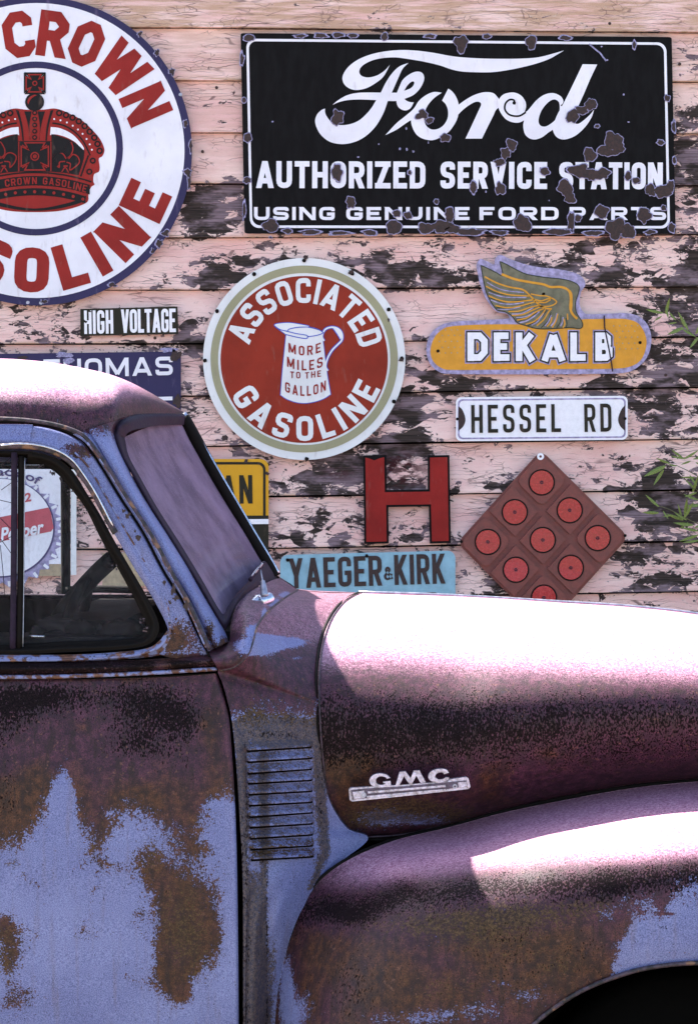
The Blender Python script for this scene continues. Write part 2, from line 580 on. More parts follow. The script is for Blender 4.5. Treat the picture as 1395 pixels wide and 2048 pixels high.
def enamel(name, c, var=.10, rough=.42, dirt=(.25, .17, .13), dirt_amt=.25, scale=5):
    t = NT(name)
    a = t.noise(scale, 5, .6)
    b = t.noise(1, 5, .6, t.scale(t.co, (40, 40, 12)))
    g = t.noise(800, 1)
    base = t.mix(t.ramp(a, .3, .7), tuple(x * (1 - var) for x in c), tuple(min(x * (1 + var * .5), .9) for x in c))
    m = t.ma('MULTIPLY', t.ramp(b, .56, .74), dirt_amt)
    base = t.mix(m, base, dirt)
    base = t.mix(.35, base, t.mix(t.ramp(g, .3, .7), (.3, .3, .3), (.7, .7, .7)), 'SOFT_LIGHT')
    t.bump(a, .15, .003)
    return t.set(color=base, rough=t.ramp(b, .3, .7, rough, rough + .2), spec=.16)

def truck_mat(name='weathered_truck_paint'):
    t = NT(name)
    rust, black, tone, olive, top_light = (t.attr(k) for k in ('rust', 'black', 'tone', 'olive', 'top_light'))
    big = t.noise(13, 6, .62)
    mid = t.noise(52, 6, .7)
    st1 = t.noise(170, 3, .65)
    fine = t.noise(1, 2, .6, t.scale(t.co, (300, 300, 150)))
    grit = t.noise(330, 2, .6)
    def add(v, n, k): return t.ma('MULTIPLY_ADD', t.ma('SUBTRACT', n, .5), k, v)
    rm = t.ramp(add(add(add(add(rust, big, .75), mid, .75), st1, .9), grit, 1.3), .42, .60)
    om = t.ramp(add(add(add(olive, mid, .9), st1, .9), grit, 1.0), .30, .62)
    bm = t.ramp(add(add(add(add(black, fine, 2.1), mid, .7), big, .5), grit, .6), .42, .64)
    bl = t.noise(5, 4)
    blue = t.mix(t.ramp(bl, .3, .7), (.135, .148, .305), (.190, .207, .385))
    stv = t.noise(1, 5, .6, t.scale(t.co, (60, 60, 5)))
    blue = t.mix(t.ramp(stv, .5, .75, 0, .4), blue, (.15, .115, .14))
    fr = t.vor(48, feature='F1', out='Distance')
    frm = t.ma('MULTIPLY', t.ramp(fr, .10, .05), t.ramp(t.noise(11, 2), .58, .66))
    blue = t.mix(frm, blue, (.10, .04, .02))
    mar = t.mix(t.ramp(mid, .35, .65), (.026, .0075, .015), (.078, .023, .041))
    org = t.mix(t.ramp(mid, .35, .65), (.020, .0075, .0035), (.086, .031, .012))
    rc = t.mix(t.ramp(add(tone, big, 1.4), .25, .85), mar, org)
    sk = t.noise(1, 5, .65, t.scale(t.co, (75, 75, 11)))
    rc = t.mix(t.ramp(sk, .46, .66, 0, .8), rc, (.022, .009, .008))
    rc = t.mix(t.ramp(t.noise(95, 5, .7), .58, .68, 0, .55), rc, (.17, .075, .045))
    lit = t.ramp(add(add(top_light, fine, .9), mid, .35), .30, .95)  # paler tops: the sun's highlight put into the paint colour
    rc = t.mix(lit, rc, t.mix(t.ramp(st1, .35, .65), (.30, .115, .195), (.56, .31, .40)))
    oc = t.mix(t.ramp(st1, .35, .65), (.015, .009, .003), (.092, .054, .020))
    c = t.mix(rm, blue, rc)
    c = t.mix(t.ma('MULTIPLY', om, .85), c, oc)
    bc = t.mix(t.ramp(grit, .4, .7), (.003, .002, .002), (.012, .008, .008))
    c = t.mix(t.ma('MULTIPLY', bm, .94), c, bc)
    g2 = t.noise(520, 1)
    c = t.mix(.75, c, t.mix(t.ramp(g2, .3, .7), (.2, .2, .2), (.8, .8, .8)), 'SOFT_LIGHT')
    h = t.ma('ADD', t.ma('MULTIPLY', fine, .7), t.ma('MULTIPLY', mid, .5))
    t.bump(h, .45, .0014)
    rr = t.ma('ADD', t.ramp(rm, 0, 1, .40, .52), t.ma('MULTIPLY', om, .2))
    return t.set(color=c, rough=rr, spec=t.ramp(bm, 0, 1, .32, .06))

M = {}
M['wall'] = wall_mat()
M['paint'] = truck_mat()
M['white'] = enamel('white_enamel', (.80, .80, .84))
M['cream'] = enamel('cream_enamel', (.74, .76, .74))
M['olive'] = enamel('olive_enamel', (.33, .32, .19))
M['red'] = enamel('red_enamel', (.29, .022, .017), var=.2)
M['orangered'] = enamel('orange_red_enamel', (.27, .028, .012), var=.22)
M['navy'] = enamel('navy_enamel', (.035, .030, .085), dirt=(.25, .2, .3), dirt_amt=.3)
M['black'] = enamel('black_enamel', (.003, .0025, .0025), dirt=(.010, .008, .009), rough=.6)
M['blueink'] = enamel('blue_enamel', (.06, .10, .50))
M['crownink'] = enamel('crown_black_enamel', (.012, .010, .010))
M['chip'] = simple('rusted_chip', (.045, .026, .022), .8, scale=120, var=.5, bump=.5)
M['halo'] = simple('exposed_ground_coat', (.30, .28, .46), .5, scale=150, var=.5)
M['yellow'] = enamel('yellow_sign_paint', (.66, .34, .020), dirt=(.3, .15, .05))
M['ochre'] = enamel('ochre_sign_paint', (.66, .31, .035), dirt=(.7, .4, .2), scale=30)
M['darkolive'] = enamel('dark_sign_paint', (.022, .020, .012))
M['lightblue'] = enamel('light_blue_plate', (.27, .47, .55), var=.15, scale=20)
M['silver'] = simple('worn_silver_edge', (.36, .32, .50), .5, scale=60, var=.45)
M['wing'] = enamel('grey_green_paint', (.17, .165, .105), scale=30, var=.3)
M['wingdark'] = enamel('dark_green_outline', (.040, .045, .028))
M['reddeep'] = enamel('board_red_paint', (.27, .016, .012), var=.25, rough=.45)
M['maroonplastic'] = simple('faded_maroon_plastic', (.185, .046, .032), .55, scale=40, var=.25, grit=.25, bump=.2)
M['reflector'] = simple('red_reflector_lens', (.40, .010, .008), .25, scale=90, var=.15, coat=.3)
M['chrome'] = simple('pitted_chrome', (.62, .62, .68), .24, metal=1.0, scale=90, var=.25)
M['emblemdark'] = simple('oxidised_emblem_face', (.115, .085, .12), .45, metal=.4, scale=110, var=.5, bump=.6)
M['steel'] = simple('dull_steel', (.40, .40, .46), .45, metal=.8, scale=80)
M['emblem'] = simple('oxidised_emblem_metal', (.58, .52, .62), .34, metal=.6, scale=110, var=.5, bump=.6)
M['rubber'] = simple('aged_black_rubber', (.007, .005, .004), .7, spec=.12, scale=80, var=.4, bump=.3)
M['rubberp'] = simple('dusty_rubber_seal', (.026, .015, .030), .7, spec=.15, scale=80, var=.4, bump=.3)
M['dark'] = simple('dark_interior', (.004, .003, .003), .8, spec=.05)
M['interior'] = simple('dusty_interior', (.018, .014, .014), .75, spec=.15, scale=30, var=.4)
M['tyre'] = simple('tyre_rubber', (.004, .004, .004), .85, spec=.05)
M['gravel'] = None
M['pink'] = enamel('faded_red_band', (.48, .10, .12), scale=30)
M['dkblue'] = enamel('faded_navy_print', (.09, .075, .17), scale=40)
M['gwhite'] = simple('white_road_sign_paint', (.84, .84, .86), .35, var=.06)
M['brass'] = simple('rusty_nail', (.06, .03, .025), .6, metal=.4)
M['creamstrip'] = simple('cream_trim_strip', (.42, .33, .20), .6)

def rustbead():
    t = NT('rusty_bead')
    a = t.noise(45, 6, .65); b = t.noise(1, 4, .6, t.scale(t.co, (25, 25, 25)))
    c = t.mix(t.ramp(a, .46, .56), (.20, .22, .40), (.10, .04, .025))
    c = t.mix(t.ramp(b, .56, .66), c, (.24, .10, .05))
    c = t.mix(t.ramp(t.noise(130, 3), .60, .68), c, (.015, .01, .01))
    t.bump(a, .5, .002)
    return t.set(color=c, rough=.5)
M['bead'] = rustbead()
def darkbead():
    t = NT('dirty_trim')
    a = t.noise(70, 6, .65)
    c = t.mix(t.ramp(a, .42, .58), (.06, .035, .05), (.012, .008, .008))
    c = t.mix(t.ramp(t.noise(30, 4), .58, .66), c, (.20, .10, .055))
    t.bump(a, .5, .002)
    return t.set(color=c, rough=.55)
M['dbead'] = darkbead()

def glassy(name, dust, amt, tint=(.9, .93, .95), scale=8):
    t = NT(name)
    out = t.t.nodes['Material Output']
    tr = t.n('ShaderNodeBsdfTransparent'); tr.inputs[0].default_value = (*tint, 1)
    gl = t.n('ShaderNodeBsdfGlossy'); gl.inputs['Roughness'].default_value = .06
    lw = t.n('ShaderNodeLayerWeight'); lw.inputs[0].default_value = .12
    m1 = t.n('ShaderNodeMixShader')
    t.put(m1.inputs[0], lw.outputs['Fresnel']); t.put(m1.inputs[1], tr.outputs[0]); t.put(m1.inputs[2], gl.outputs[0])
    df = t.n('ShaderNodeBsdfDiffuse')
    a = t.noise(scale, 6, .65)
    s2 = t.noise(1, 5, .6, t.scale(t.co, (30, 30, 30)), dist=2.5)
    d = t.mix(t.ramp(a, .3, .7), tuple(x * .62 for x in dust), tuple(x * 1.12 for x in dust))
    d = t.mix(t.ramp(t.noise(400, 2), .66, .72), d, tuple(min(1, x * 1.8) for x in dust))
    t.put(df.inputs[0], d)
    m2 = t.n('ShaderNodeMixShader')
    f = t.ma('MULTIPLY_ADD', t.ramp(s2, .4, .75), .12, amt, clamp=True)
    t.put(m2.inputs[0], f); t.put(m2.inputs[1], m1.outputs[0]); t.put(m2.inputs[2], df.outputs[0])
    t.t.links.new(m2.outputs[0], out.inputs[0])
    return t.m
M['wglass'] = glassy('dusty_windshield_glass', (.20, .145, .205), .92)
M['dglass'] = glassy('dusty_door_glass', (.20, .18, .20), .045)

def groundm():
    t = NT('pale_gravel')
    a = t.noise(6, 6, .6); v = t.vor(70)
    c = t.mix(t.ramp(a, .3, .7), (.13, .11, .09), (.21, .18, .15))
    c = t.mix(.5, c, v, 'OVERLAY')
    t.bump(t.vor(70, out='Distance'), .6, .01)
    return t.set(color=c, rough=.9)
M['gravel'] = groundm()
def leafm():
    t = NT('bamboo_leaf')
    a = t.noise(20, 3)
    c = t.mix(t.ramp(a, .35, .65), (.06, .10, .016), (.22, .28, .045))
    return t.set(color=c, rough=.5)
M['leaf'] = leafm()
M['stem'] = simple('bamboo_stem', (.10, .10, .035), .6)
# ------------------------------------------------------------------ ground
def ground():
    me_v, me_f = [], []
    s = 400
    v = [(-s, -s, 0), (s, -s, 0), (s, s, 0), (-s, s, 0)]
    g = mesh('ground', v, [(0, 1, 2, 3)], M['gravel'])
    tag(g, kind='structure')
ground()

# ------------------------------------------------------------------ the board wall
SEAML = [-148, -45, 58, 163, 267, 370, 477, 581, 689, 793, 894, 997, 1100, 1203, 1306, 1409, 1512, 1615, 1718, 1821, 1924, 2027]   # at px 430
SEAMR = [-134, -33, 67, 166, 269, 373, 471, 575, 676, 777, 880, 982, 1085, 1185, 1287, 1388, 1490, 1592, 1693, 1795, 1896, 1998]   # at px 1360
PEEL = [  # three rows per board from y = 58; columns of 50 px from x = 0
"1111111112222222222222222223","1111111122222222222222222234","1111111132222222222222222233",
"1111111122222222222222222233","1111111134222222222222222235","1111111122222222222222222246",
"1111111122222222222222222257","1111111122222222222222222268","1111111132222222222222222268",
"1111111688422222222222222336","1111111886422222222222222336","1111111785422222222222222224",
"1111111222452244466533353638","1111111377642477743256664326","1111112687555567887655557458",
"4443211222232222111222222458","4542222423322221111222222566","3453245753333222311122223656",
"3333333643333224554333333466","3333333433322235455444445675","3333333643333235677621475668",
"3333333523333235734444447773","3333333323333336833333333484","3333333324444447732222223374",
"3333333344446789732222232222","3333333333357785343222223363","3333333444456666544665434683",
"3333333222224332432222224797","3333333222346343532222223598","3333333222355644454333333474",
"3333333333443333322433334754","3333333222222222223432223543","3333333222222222223564223774",
"3333333333333333333333333333"]
PROWS = np.array([[int(c) for c in (r + '3' * 28)[:28]] for r in PEEL], float) / 10

def peel_at(PX, b, t):
    """b board index counted from the one whose top is at 58 px, t 0..1 from its top"""
    r = np.clip(b * 3 + t * 3 - .5, 0, len(PROWS) - 1.001)
    c = np.clip(PX / 50 - .5, 0, 26.999)
    r0 = r.astype(int); c0 = c.astype(int); fr = r - r0; fc = c - c0
    A = PROWS
    v = (A[r0, c0] * (1 - fr) + A[r0 + 1, c0] * fr) * (1 - fc) + (A[r0, c0 + 1] * (1 - fr) + A[r0 + 1, c0 + 1] * fr) * fc
    return v

def build_wall():
    s = WALL / F
    wall = empty('board_wall', (0, WALL, 0), 'tall wall of weathered clapboards with peeling pinkish cream paint behind the truck', 'wall')
    X0, X1 = -900, 2300
    nu, nv = 420, 11
    px = np.linspace(X0, X1, nu)
    def seam(k, x):
        l, r = SEAML[k], SEAMR[k]
        m = (r - l) / 930.0
        xx = np.clip(x, 380, 1395)
        return l + m * (xx - 430)
    rng = random.Random(3)
    for k in range(len(SEAML) - 1):
        top, bot = seam(k, px), seam(k + 1, px)
        t = np.concatenate([np.linspace(0, .94, nv - 1), [1.0]])
        PX = np.tile(px, (nv, 1))
        Tt = np.tile(t[:, None], (1, nu))
        PY = top[None, :] * (1 - Tt) + (bot[None, :] - 3.4) * Tt
        PY = PY + 0.8 * np.sin(PX / 170 + k * 2.1) * Tt
        off = rng.uniform(-.0015, .0015)
        Y = WALL + .004 - .022 * Tt + off + .0012 * np.sin(PX / 120 + k * 1.7)
        S = Y / F
        V = np.stack([(PX - 697.5) * S, Y, CZ - (PY - 1024) * S], -1).reshape(-1, 3)
        b = k - 2
        if b >= 0:
            pe = peel_at(PX, b, Tt)
            pe = np.where(pe > .5, .5 + (pe - .5) * .8, pe)
            if b >= 4: pe = pe + .065 * np.clip((.5 - pe) / .2, 0, 1)
        else:
            pe = .20 + 0 * PX
        # bare strip along the lower edge of each board
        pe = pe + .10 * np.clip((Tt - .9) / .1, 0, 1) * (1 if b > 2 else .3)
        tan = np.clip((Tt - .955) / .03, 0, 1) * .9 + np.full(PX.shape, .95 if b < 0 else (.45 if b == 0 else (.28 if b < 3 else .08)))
        sta = np.clip(1.3 * np.exp(-((PX - 800) / 52) ** 2 - ((PY - 940) / 34) ** 2) + .8 * np.exp(-((PX - 680) / 40) ** 2 - ((PY - 948) / 12) ** 2), 0, .9)
        verts = [tuple(p) for p in V.tolist()]
        faces = grid_faces(nv, nu)
        # underside of the board and its top edge
        bi = [(nv - 1) * nu + i for i in range(nu)]
        base = len(verts)
        for i in bi:
            x, y, z = verts[i]; verts.append((x, WALL + .02, z + .0005))
        for i in range(nu - 1): faces.append((bi[i], bi[i + 1], base + i + 1, base + i))
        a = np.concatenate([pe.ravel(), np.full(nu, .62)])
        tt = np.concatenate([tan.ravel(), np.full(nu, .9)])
        mesh('board', verts, faces, M['wall'], wall, smooth=False, attrs={'peel': a, 'tan': tt, 'stain': np.concatenate([sta.ravel(), np.zeros(nu)])})
    # backing behind the boards and the studs' end
    xL, xR = W(X0, 0, WALL)[0], W(X1, 0, WALL)[0]
    v = []
    for y in (WALL + .021, WALL + .14):
        v += [(xL, y, 0), (xR, y, 0), (xR, y, 3.74), (xL, y, 3.74)]
    mesh('backing', v, [(0, 1, 2, 3), (4, 7, 6, 5), (0, 4, 5, 1), (1, 5, 6, 2), (2, 6, 7, 3), (3, 7, 4, 0)], M['dark'], wall)
    # nail heads in the boards
    f = Flat(True)
    for (x, y) in [(1243, 914), (640, 1018), (310, 676), (1218, 47), (905, 690), (1358, 128), (433, 175), (405, 303), (862, 1180), (1330, 750)]:
        f.disc(x, y, 3.2, WALL - .016, n=9, th=.006)
    f.build('nail_head', M['brass'], wall)
    return wall
build_wall()

SY = WALL - .036
L1, L2, L3, L4 = SY - .0012, SY - .0024, SY - .0036, SY - .0048

def sign(name, px, py, label, cat='sign', group=None):
    return empty(name, W(px, py, SY), label, cat, group)

def holes(parent, pts, r=4, name='screw_hole', mat='rubber', Y=None):
    for i, (x, y) in enumerate(pts):
        f = Flat(); f.poly(rag(x, y, r, r, i + x, 10, .15), Y or L3, .001)
        f.build(name, M[mat], parent)

# ------------------------------------------------------------------ big round crown sign
def crown_sign():
    cx, cy = 75, 302
    S = sign('crown_gasoline_sign', cx, cy + 309, 'huge round white enamel sign with a red and black crown and dark rim')
    Flat().disc(cx, cy, 309, SY, th=.004, n=128).build('rim', M['navy'], S)
    f = Flat(); f.disc(cx - 1, cy - 1, 295, L1, n=128); f.build('sign_face', M['white'], S)
    f = Flat(); f.disc(cx - 3, cy - 5, 174, L2, n=96, rin=161); f.build('inner_ring', M['navy'], S)
    f = Flat()
    arc_text(f, 'CROWN', L2, cx, cy, 190, 92, -16.5, 74.5, w=.72, sw=.235, gap=.11, r=.17, n=1)
    f.build('lettering', M['red'], S)
    f = Flat()
    arc_text(f, 'RED', L2, cx, cy, 190, 92, -78, -26, w=.72, sw=.235, gap=.11, r=.17, n=1)
    f.build('lettering', M['red'], S)
    f = Flat()
    arc_text(f, 'GASOLINE', L2, cx, cy, 193, 90, 254, 107.5, inside=True, w=.66, sw=.235, gap=.15, r=.26, n=4)
    f.build('lettering', M['red'], S)
    # crown, drawn in a frame of 5.8125 zoomed px per photo px with its origin at (0,130)
    def Z(p): return (p[0] / 5.8125, 130 + p[1] / 5.8125) + tuple(p[2:])
    ax = 405
    def mir(l): return [(2 * ax - p[0],) + tuple(p[1:]) for p in reversed(l)]
    def P(fl, half, Y, both=True, n=4):
        l = smc([Z(p) for p in half], n); fl.poly(l, Y)
        if both: fl.poly(smc([Z(p) for p in mir(half)], n), Y)
    red, blk, wh, r2, b2 = Flat(), Flat(True), Flat(True), Flat(True), Flat(True)
    # silhouette in red
    right = [(ax, 500, 1), (460, 520), (540, 515), (630, 505), (720, 525), (820, 570), (920, 620), (1000, 680), (1080, 760), (1150, 840), (1200, 930), (1215, 1000), (1190, 1060), (1150, 1090), (1160, 1180), (1150, 1240), (1095, 1270), (1085, 1350), (1100, 1390), (1060, 1420), (1030, 1500), (1028, 1570), (990, 1610), (860, 1660), (700, 1695), (540, 1708), (ax, 1710, 1)]
    sil = right + [(2 * ax - p[0],) + tuple(p[1:]) for p in reversed(right[1:-1])]
    red.poly(smc([Z(p) for p in sil], 4), L2)
    # white windows and black cap
    P(wh, [(592, 720, 1), (700, 735), (820, 790), (900, 860), (975, 960), (960, 985), (880, 900), (760, 835), (640, 805), (585, 815, 1)], L3)
    P(blk, [(600, 800, 1), (700, 830), (820, 875), (920, 940), (985, 1000, 1), (970, 1110), (915, 1282, 1), (760, 1255), (600, 1240, 1)], L3)
    # central upright
    P(blk, [(440, 540, 1), (525, 540, 1), (495, 640), (470, 760), (455, 870, 1), (ax + 55, 870, 1), (ax + 60, 700)], L3)
    P(blk, [(590, 530, 1), (625, 520, 1), (585, 640), (560, 760), (545, 880, 1), (530, 880, 1), (548, 700)], L3)
    for y in (555, 628, 698, 770, 842):
        c = Z((ax, y)); b2.disc(c[0], c[1], 5.0, L4, n=14); r2.disc(c[0], c[1], 2.4, L4 - .0008, n=10)
    # pearls along the arch
    for (x, y) in [(690, 558), (770, 582), (845, 612), (918, 655), (985, 710), (1045, 775), (1098, 845), (1135, 918), (1160, 998)]:
        for xx in (x, 2 * ax - x):
            c = Z((xx, y)); b2.disc(c[0], c[1], 6.6, L3 - .0003, n=16); r2.disc(c[0], c[1], 3.2, L4, n=12)
    for (x, y) in [(1080, 1112), (1040, 1240)]:
        for xx in (x, 2 * ax - x):
            c = Z((xx, y)); b2.disc(c[0], c[1], 6.2, L3 - .0003, n=16, rin=3.2)
    for (x, y) in [(632, 628), (705, 643), (780, 668), (848, 706), (908, 750), (962, 800), (1008, 860), (1045, 922), (1070, 985)]:
        for xx in (x, 2 * ax - x):
            c = Z((xx, y)); wh.disc(c[0], c[1], 1.9, L3 - .0003, n=8)
    for sgn in (0, 1):
        q = [(612, 675), (700, 690), (800, 730), (900, 805), (980, 905), (1050, 1050)]
        if sgn: q = [(2 * ax - x, y) for x, y in q]
        blk.stroke([Z(p) for p in crom(q, 4)], 3.0, L3 - .0003)
        q = [(1030, 1050), (985, 1170), (940, 1295)]
        if sgn: q = [(2 * ax - x, y) for x, y in q]
        blk.stroke([Z(p) for p in q], 3.2, L3 - .0003)
    # bands
    def arcband(y0, y1, xr, sag, fl, Y, m=17):
        a = [Z((ax + xr * (i / (m - 1) * 2 - 1), y0 + sag * (i / (m - 1) * 2 - 1) ** 2)) for i in range(m)]
        b = [Z((ax + xr * (i / (m - 1) * 2 - 1), y1 + sag * (i / (m - 1) * 2 - 1) ** 2)) for i in range(m)]
        fl.poly(a + b[::-1], Y)
    arcband(1240, 1258, 660, 110, blk, L3)
    arcband(1290, 1400, 640, 105, blk, L3)
    arcband(1432, 1515, 590, 95, blk, L3)
    blk.poly(smc([Z(p) for p in [(ax - 590, 1520, 1), (ax - 400, 1600), (ax, 1670), (ax + 400, 1600), (ax + 600, 1520, 1), (ax + 560, 1590), (ax + 300, 1665), (ax, 1695), (ax - 300, 1665), (ax - 560, 1590)]], 4), L3 - .0002)
    for i in range(-5, 6):
        x = i * 108 + 82 * 0; xx = ax + i * 112
        c = Z((xx, 1473 + 95 * (i * 112 / 590.) ** 2)); r2.disc(c[0], c[1], 3.2, L4, n=12)
    # cross pattee shapes
    def cross(cx_, cy_, h, fl, Y, k=.42, w=.36):
        pts = []
        for q in range(4):
            a = math.pi / 2 * q
            for (u, v) in ((-h, -h * .92), (-h * w, -h * k), (-h * k, -h * w)):
                pass
        o = [(-.95, -1), (.95, -1), (.70, -.66), (.55, -.52), (.66, -.70), (1, -.95), (1, .95), (.66, .70), (.55, .52), (.70, .66), (.95, 1), (-.95, 1), (-.70, .66), (-.55, .52), (-.66, .70), (-1, .95), (-1, -.95), (-.66, -.70), (-.55, -.52), (-.70, -.66)]
        fl.poly([Z((cx_ + x * h, cy_ + y * h)) for x, y in o], Y)
    def crossi(cx_, cy_, h, fl, Y, w):
        o = [(-.62, -.85), (.62, -.85), (.40, -.42), (.85, -.62), (.85, .62), (.40, .42), (.62, .85), (-.62, .85), (-.40, .42), (-.85, .62), (-.85, -.62), (-.40, -.42)]
        fl.stroke([Z((cx_ + x * h, cy_ + y * h)) for x, y in o], w, Y, closed=True)
    cross(ax + 2, 212, 127, b2, L3); crossi(ax + 2, 212, 118, r2, L4, 2.6)
    c = Z((ax + 2, 212)); r2.disc(c[0], c[1], 5.2, L4, n=14, rin=3.0)
    c = Z((ax, 430)); b2.disc(c[0], c[1], 19, L3 - .0004, n=30, ry=18)
    r2.poly(smc([Z(p) for p in [(330, 460, 1), (322, 420), (345, 375), (400, 345), (430, 350, 1), (385, 375), (352, 410)]], 4), L4)
    b2.poly([Z(p) for p in [(215, 885), (600, 885), (600, 1240), (215, 1240)]], L3 - .0004)
    crossi(ax + 2, 1062, 186, r2, L4, 2.8)
    r2.stroke([Z(p) for p in [(222, 890), (222, 1235)]], 2.2, L4); r2.stroke([Z(p) for p in [(594, 890), (594, 1235)]], 2.2, L4)
    c = Z((ax + 2, 1062)); r2.disc(c[0], c[1], 9, L4, n=18, rin=6.4); r2.disc(c[0], c[1], 4.2, L4, n=14)
    for q in ((260, 930, 330, 975), (550, 930, 480, 975), (260, 1195, 330, 1150), (550, 1195, 480, 1150)):
        r2.stroke([Z(q[:2]), Z(q[2:])], 2.2, L4)
    # fleurs-de-lis
    for s_ in (0, 1):
        def X(l): return [Z(((2 * ax - x) if s_ else x, y)) for x, y in l]
        r2.stroke(X(crom([(790, 1080), (752, 1030), (760, 960), (815, 885), (850, 960), (835, 1030), (790, 1085)], 4)), 2.4, L4)
        r2.stroke(X(crom([(770, 1090), (735, 1035), (680, 1020), (620, 1060), (635, 1130), (690, 1190), (695, 1130), (760, 1120)], 4)), 2.4, L4)
        r2.stroke(X(crom([(800, 1090), (850, 1040), (905, 1065), (925, 1130), (880, 1180), (815, 1220), (820, 1150), (775, 1130)], 4)), 2.4, L4)
        r2.stroke(X([(740, 1175), (790, 1175)]), 3.0, L4); r2.stroke(X(crom([(720, 1245), (760, 1190), (800, 1250)], 3)), 2.2, L4)
    # writing on the band
    f = Flat()
    s_ = 'RED CROWN GASOLINE'
    tot = tw(s_, .62, .17, .22)
    def T(x, y, c_):
        t = (x / tot * 2 - 1) * 1.0
        tc = t
        bx = ax + 595 * t
        by = 1385 + 100 * tc * tc
        return Z((bx + y * 75 * (.26 * t), by - y * 82))
    text(f, s_, L4, T, .62, .17, .22, .18, 3)
    f.build('band_lettering', M['red'], S)
    red.build('crown_shape', M['red'], S); wh.build('crown_window', M['white'], S)
    blk.build('crown_shading', M['crownink'], S); b2.build('crown_jewel', M['crownink'], S); r2.build('crown_line', M['red'], S)
    holes(S, [(361, 189), (56, 605), (82, 606), (330, 467)], 3.5, 'screw', 'steel', L2)
    # chips along the rim
    for i, (x, y, rx, ry) in enumerate([(279, 68, 6, 7), (313, 105, 6, 8), (343, 143, 6, 9), (371, 247, 5, 10), (381, 292, 4, 16), (374, 345, 8, 9), (378, 366, 4, 14), (330, 466, 9, 8), (318, 487, 7, 10), (305, 502, 5, 6), (88, 603, 8, 5), (225, 570, 9, 5)]):
        g = Flat(); g.poly(rag(x, y, rx, ry, i + 3.3, 20, .5), L2, .0008); g.build('enamel_chip', M['halo'], S)
        g = Flat(); g.poly(rag(x + .8, y, rx * .72, ry * .78, i + 3.3, 20, .5), L3, .0008); g.build('enamel_chip', M['chip'], S)
crown_sign()

